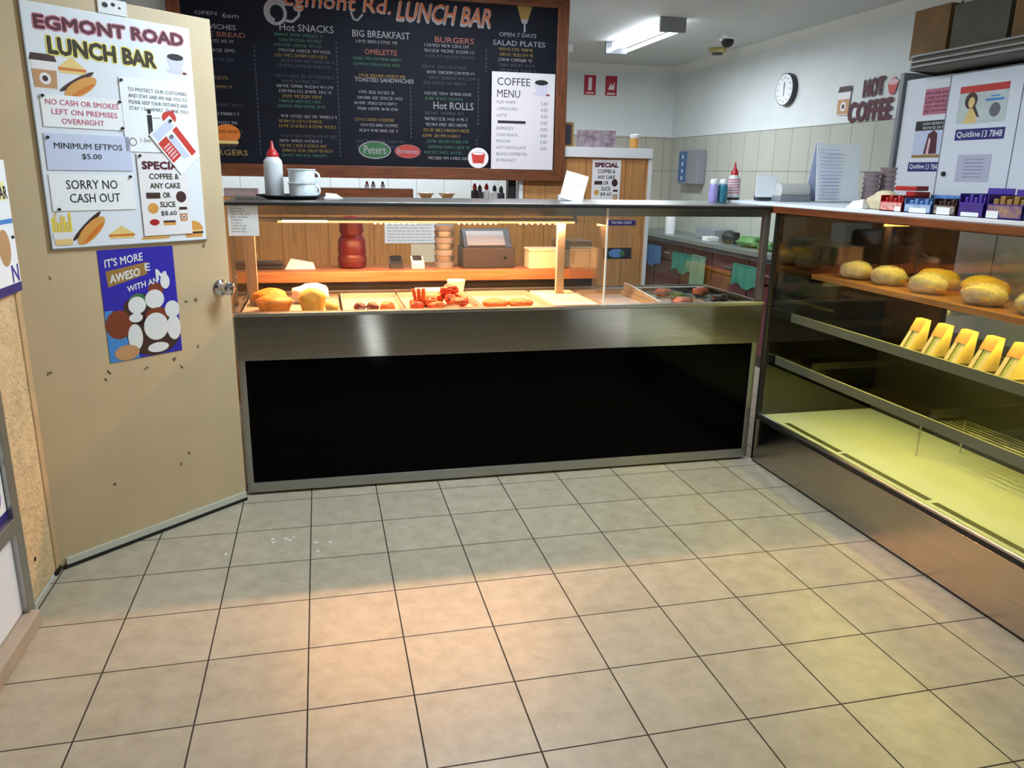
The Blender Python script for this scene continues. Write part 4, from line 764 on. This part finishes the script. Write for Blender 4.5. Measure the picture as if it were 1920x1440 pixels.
b=B(M_ckw); pts=[(G(-.10)+.07*math.cos(a)*(1-.04*a),GZ(2.37)+.075*math.sin(a)*(1-.04*a)) for a in [.6+k*.35 for k in range(30)]]; b.stroke(pts,.018,YC); b.stroke([(G(.03),GZ(2.42)),(G(.03),GZ(2.36)),(G(-.01),GZ(2.325)),(G(-.05),GZ(2.33))],.014,YC); b.stroke([(G(.33),GZ(2.40)),(G(.345),GZ(2.36)),(G(.37),GZ(2.355)),(G(.40),GZ(2.39))],.011,YC); b.done('title_flourish',mb)
b=B(M_ckw); b.text('Hot SNACKS',G(-.085),G(.226),GZ(2.274),GZ(2.314),YC,.004); b.text('BIG BREAKFAST',G(.335),G(.68),GZ(2.264),GZ(2.302),YC,.01); b.text('Hot ROLLS',G(.822),G(1.077),GZ(1.868),GZ(1.912),YC,.006); b.text('OPEN 7 DAYS',G(1.24),G(1.48),GZ(2.315),GZ(2.338),YC,.004); b.text('OPEN',G(-.55),G(-.43),GZ(2.335),GZ(2.355),YC,.004); b.text('6am',G(-.40),G(-.31),GZ(2.325),GZ(2.352),YC); b.text('SANDWICHES',G(-.62),G(-.33),GZ(2.262),GZ(2.288),YC,.01); b.text('TOASTED SANDWICHES',G(.34),G(.70),GZ(2.012),GZ(2.036),YC,.01); b.text('SALAD PLATES',G(1.2),G(1.54),GZ(2.262),GZ(2.292),YC,.006); b.done('white_headings',mb)
b=B(M_ckp); b.text('BURGERS',G(.834),G(1.078),GZ(2.258),GZ(2.29),YC,.01); b.text('OMELETTE',G(.405),G(.60),GZ(2.168),GZ(2.198),YC,.006); b.text('WHITE BREAD',G(-.62),G(-.28),GZ(2.222),GZ(2.248),YC); b.done('pink_headings',mb)
cols={'w':B(M_ckw),'g':B(M_ckg),'y':B(M_cky),'b':B(M_ckb),'p':B(M_ckp)}
def lines(x0,x1,z,seq,dz=.0355,h=.019):
    for i,cc in enumerate(seq):
        rn=random.Random(int(x0*100)+i*13); a=rn.uniform(0,.12)*(x1-x0); e=rn.uniform(0,.3)*(x1-x0)
        if cc!=' ': cols[cc].scrib(G(x0+a),G(x1-e),GZ(z-i*dz),h,YC,i)
lines(-.13,.23,2.245,'gggwybb bbwwygg wyy bwyyg',.0285,.016)
lines(.33,.68,2.232,'w  gg y  wwww yww bb',.032,.016)
lines(.75,1.10,2.232,'wwb bwbb wg',.031,.016); lines(.75,1.06,1.835,'bwwyygggw',.034,.017)
lines(1.22,1.52,2.232,'yywbb',.031,.017); lines(-.60,-.30,2.19,'wwb yy bwwb b',.05,.016)
for k,nm in (('w','white'),('g','green'),('y','yellow'),('b','grey'),('p','pink')): cols[k].done(nm+'_chalk_lines',mb)
b=B(M_ckb)
for x,z0,z1 in ((-.235,1.57,2.19),(.238,1.565,2.225),(.679,1.69,2.0),(1.108,1.78,2.06),(1.157,2.10,2.24),(1.10,1.56,1.70)):
    z=z0
    while z<z1: b.rect(G(x)-.003,G(x)+.003,GZ(z),GZ(z)+.014,YC); z+=.024
b.done('dotted_dividers',mb)
b=B(M_orange); b.disc(G(-.42),GZ(1.685),.075,.055,YC); b.use(M_cheese).rect(G(-.485),G(-.36),GZ(1.628),GZ(1.645),YC-.0004); b.use(M_dbrown).rect(G(-.48),G(-.365),GZ(1.612),GZ(1.628),YC-.0004); b.use(M_cky).text('BURGERS',G(-.56),G(-.31),GZ(1.562),GZ(1.592),YC,.02); b.done('burger_picture',mb)
b=B(M_cky); b.flat([(G(1.375),GZ(2.42)),(G(1.425),GZ(2.42)),(G(1.45),GZ(2.495)),(G(1.352),GZ(2.495))],YC); b.use(M_ckw).flat([(G(1.385),GZ(2.395)),(G(1.417),GZ(2.395)),(G(1.425),GZ(2.42)),(G(1.375),GZ(2.42))],YC); b.rect(G(1.396),G(1.408),GZ(2.345),GZ(2.395),YC); b.done('ice_cream_cone_picture',mb)
b=B(M_ckw).disc(G(.45),GZ(1.612),.101,.054,YC); b.use(mat('logo_green',(40,96,56),.6)).disc(G(.45),GZ(1.612),.094,.047,YC-.0005); b.use(M_ckw).text('Peters',G(.382),G(.518),GZ(1.588),GZ(1.638),YC-.001,.01); b.done('green_oval_logo',mb)
b=B(M_ckp).disc(G(.655),GZ(1.608),.082,.042,YC); b.use(mat('logo_red',(170,56,50),.6)).disc(G(.655),GZ(1.608),.076,.036,YC-.0005); b.use(M_ckw).text('Brownes',G(.59),G(.72),GZ(1.594),GZ(1.624),YC-.001,.01); b.done('red_oval_logo',mb)
b=B(M_paperp).disc(G(1.11),GZ(1.578),.068,.064,YC-.0003); b.use(M_red).flat([(G(1.065),GZ(1.60)),(G(1.075),GZ(1.545)),(G(1.145),GZ(1.545)),(G(1.155),GZ(1.60))],YC-.0008); b.disc(G(1.11),GZ(1.602),.045,.012,YC-.001); b.use(M_paperp).disc(G(1.11),GZ(1.604),.036,.007,YC-.0014); b.done('red_cup_sticker',mb)
s=sheet('coffee_menu','white COFFEE MENU sheet on the lower right of the chalkboard','menu',(1.190,YB_-.022,1.512),0,.415,.592,mat('menu_sheet',(226,222,228),.4),.003)
b=B(M_ink); b.text('COFFEE',.035,.25,.512,.558,-.0036,.0); b.text('MENU',.035,.185,.44,.486,-.0036,.0); b.rect(.04,.225,.283,.300,-.0036); b.done('heading_lettering',s)
b=B(M_grayink)
for i,(t,wd) in enumerate((('FLAT WHITE',.12),('CAPPUCCINO',.135),('LATTE',.065),(None,0),('ESPRESSO',.11),('LONG BLACK',.14),('MOCHA',.09),('HOT CHOCOLATE',.195),('BLACK COFFEE/TEA',.205),('EXTRA SHOT',.13))):
    z=.402-i*.0395
    if t: b.text(t,.035,.035+wd,z,z+.018,-.0036,.004)
    if i<8: b.text('4.50' if i%3 else '5.00',.325,.37,z-.002,z+.018,-.0036,.004)
b.done('item_lettering',s)
b=B(); teacup(b,.325,.455,.11,.10,-.0036); b.done('teacup_picture',s)

# ------------------------------------------------------------------ partition top, special sheet, hatch things
s=sheet('picture_frame','small dark picture in a gold frame standing on the partition ledge','picture',(1.63,2.03,1.666),0,.14,.155,M_gold,.01); B(M_dkgrey).box(.012,.125,-.012,-.009,.012,.14).done('picture',s)
s=sheet('collage_picture','pinkish photo collage leaning on the partition ledge','picture',(1.80,2.04,1.666),0,.275,.11,mat('collage',(190,176,186),.5,c2=(120,96,110),vscale=22),.006)
t=thing('spice_jar','small jar with a white lid on the right of the partition ledge','jar',(2.21,2.03,1.666)); B(M_bun).lathe([(.028,0),(.03,.05),(.026,.065)],n=18).done('jar',t,smooth=True); B(M_white).lathe([(.03,.066),(.03,.088),(.026,.09)],n=18).done('lid',t,smooth=True)
s=sheet('special_flyer','white special flyer pinned on the timber partition right of the menu board','notice',(1.905,1.998,1.30),0,.205,.285,M_paperp,.0012)
b=B(M_maroon).btext('SPECIAL',.018,.185,.238,.265,-.0018,.0025); b.use(M_ink); b.text('COFFEE &',.04,.165,.198,.222,-.0018,.02); b.text('ANY CAKE',.04,.165,.160,.184,-.0018,.02); b.text('OR',.085,.12,.122,.146,-.0018,.02); b.text('SLICE',.07,.135,.084,.108,-.0018,.02); b.text('$8.60',.065,.145,.046,.07,-.0018,.01); b.done('lettering',s)
b=B(M_dbrown).rect(.018,.075,.122,.146,-.0018); b.disc(.165,.135,.022,.025,-.0018); b.use(M_bun).disc(.036,.07,.018,.018,-.0018); papercup(b,.172,.02,.036,.07,-.0018); b.done('printed_picture',s)
HZ=1.3185
TAG(B(M_frame).box(0,.60,-.04,.06,0,.06).done('wood_ledge',loc=(.09,2.03,HZ),bevel=.004),'brown wooden ledge in the slot under the menu board','ledge')
TAG(B(M_cup).box(0,.2,-.03,.05,0,.05).done('pink_box',loc=(-.47,2.03,HZ),bevel=.003),'pale box at the left end of the slot under the menu board','box')
for i,(x,m,l) in enumerate(((.40,M_redp,'tiny red capped bottle on the wooden ledge'),(.44,M_dkgrey,'dark small bottle right of the tiny red capped bottle'),(.50,M_dkgrey,'small dark bottle at the right of the wooden ledge'))):
    TAG(B(M_white).lathe([(.014,0),(.014,.02),(.008,.025)],n=12).use(m).lathe([(.008,.025),(.008,.036),(.003,.042)],n=12).done('small_bottle',loc=(x,2.05,HZ+.061),smooth=True),l,'bottle')
for i,(x,h,m,c,l) in enumerate(((1.105,.06,M_ink,M_redp,'dark sauce bottle with a red cap in the slot'),(1.185,.06,M_bottle,M_redp,'pale sauce bottle with a red cap in the slot'),(1.14,.05,M_dkgrey,M_ink,'black bottle between the two red capped sauce bottles'),(1.24,.05,M_bottle,M_ink,'pale bottle with a black cap in the slot'),(1.285,.045,M_dkgrey,M_ink,'short dark bottle beside the black case in the slot'))):
    t=thing('sauce_bottle',l,'bottle',(x,2.05,HZ)); B(m).lathe([(.022,0),(.024,.005),(.024,h*.8),(.012,h)],n=16).done('body',t,smooth=True); B(c).lathe([(.014,h),(.014,h+.02),(.004,h+.04)],n=14).done('cap',t,smooth=True)
TAG(B(M_ink).box(0,.055,-.03,.04,0,.125).done('black_case',loc=(1.325,2.04,HZ),bevel=.003),'black upright case against the white post in the slot','case')
for i,(x,l) in enumerate(((.78,'left steel bowl in the slot under the menu board'),(.92,'right steel bowl in the slot under the menu board'))):
    TAG(B(M_stl).lathe([(.03,0),(.055,.03),(.058,.034),(.052,.032),(.026,.005)],n=20).done('steel_bowl',loc=(x,2.06,HZ),smooth=True),l,'bowl')
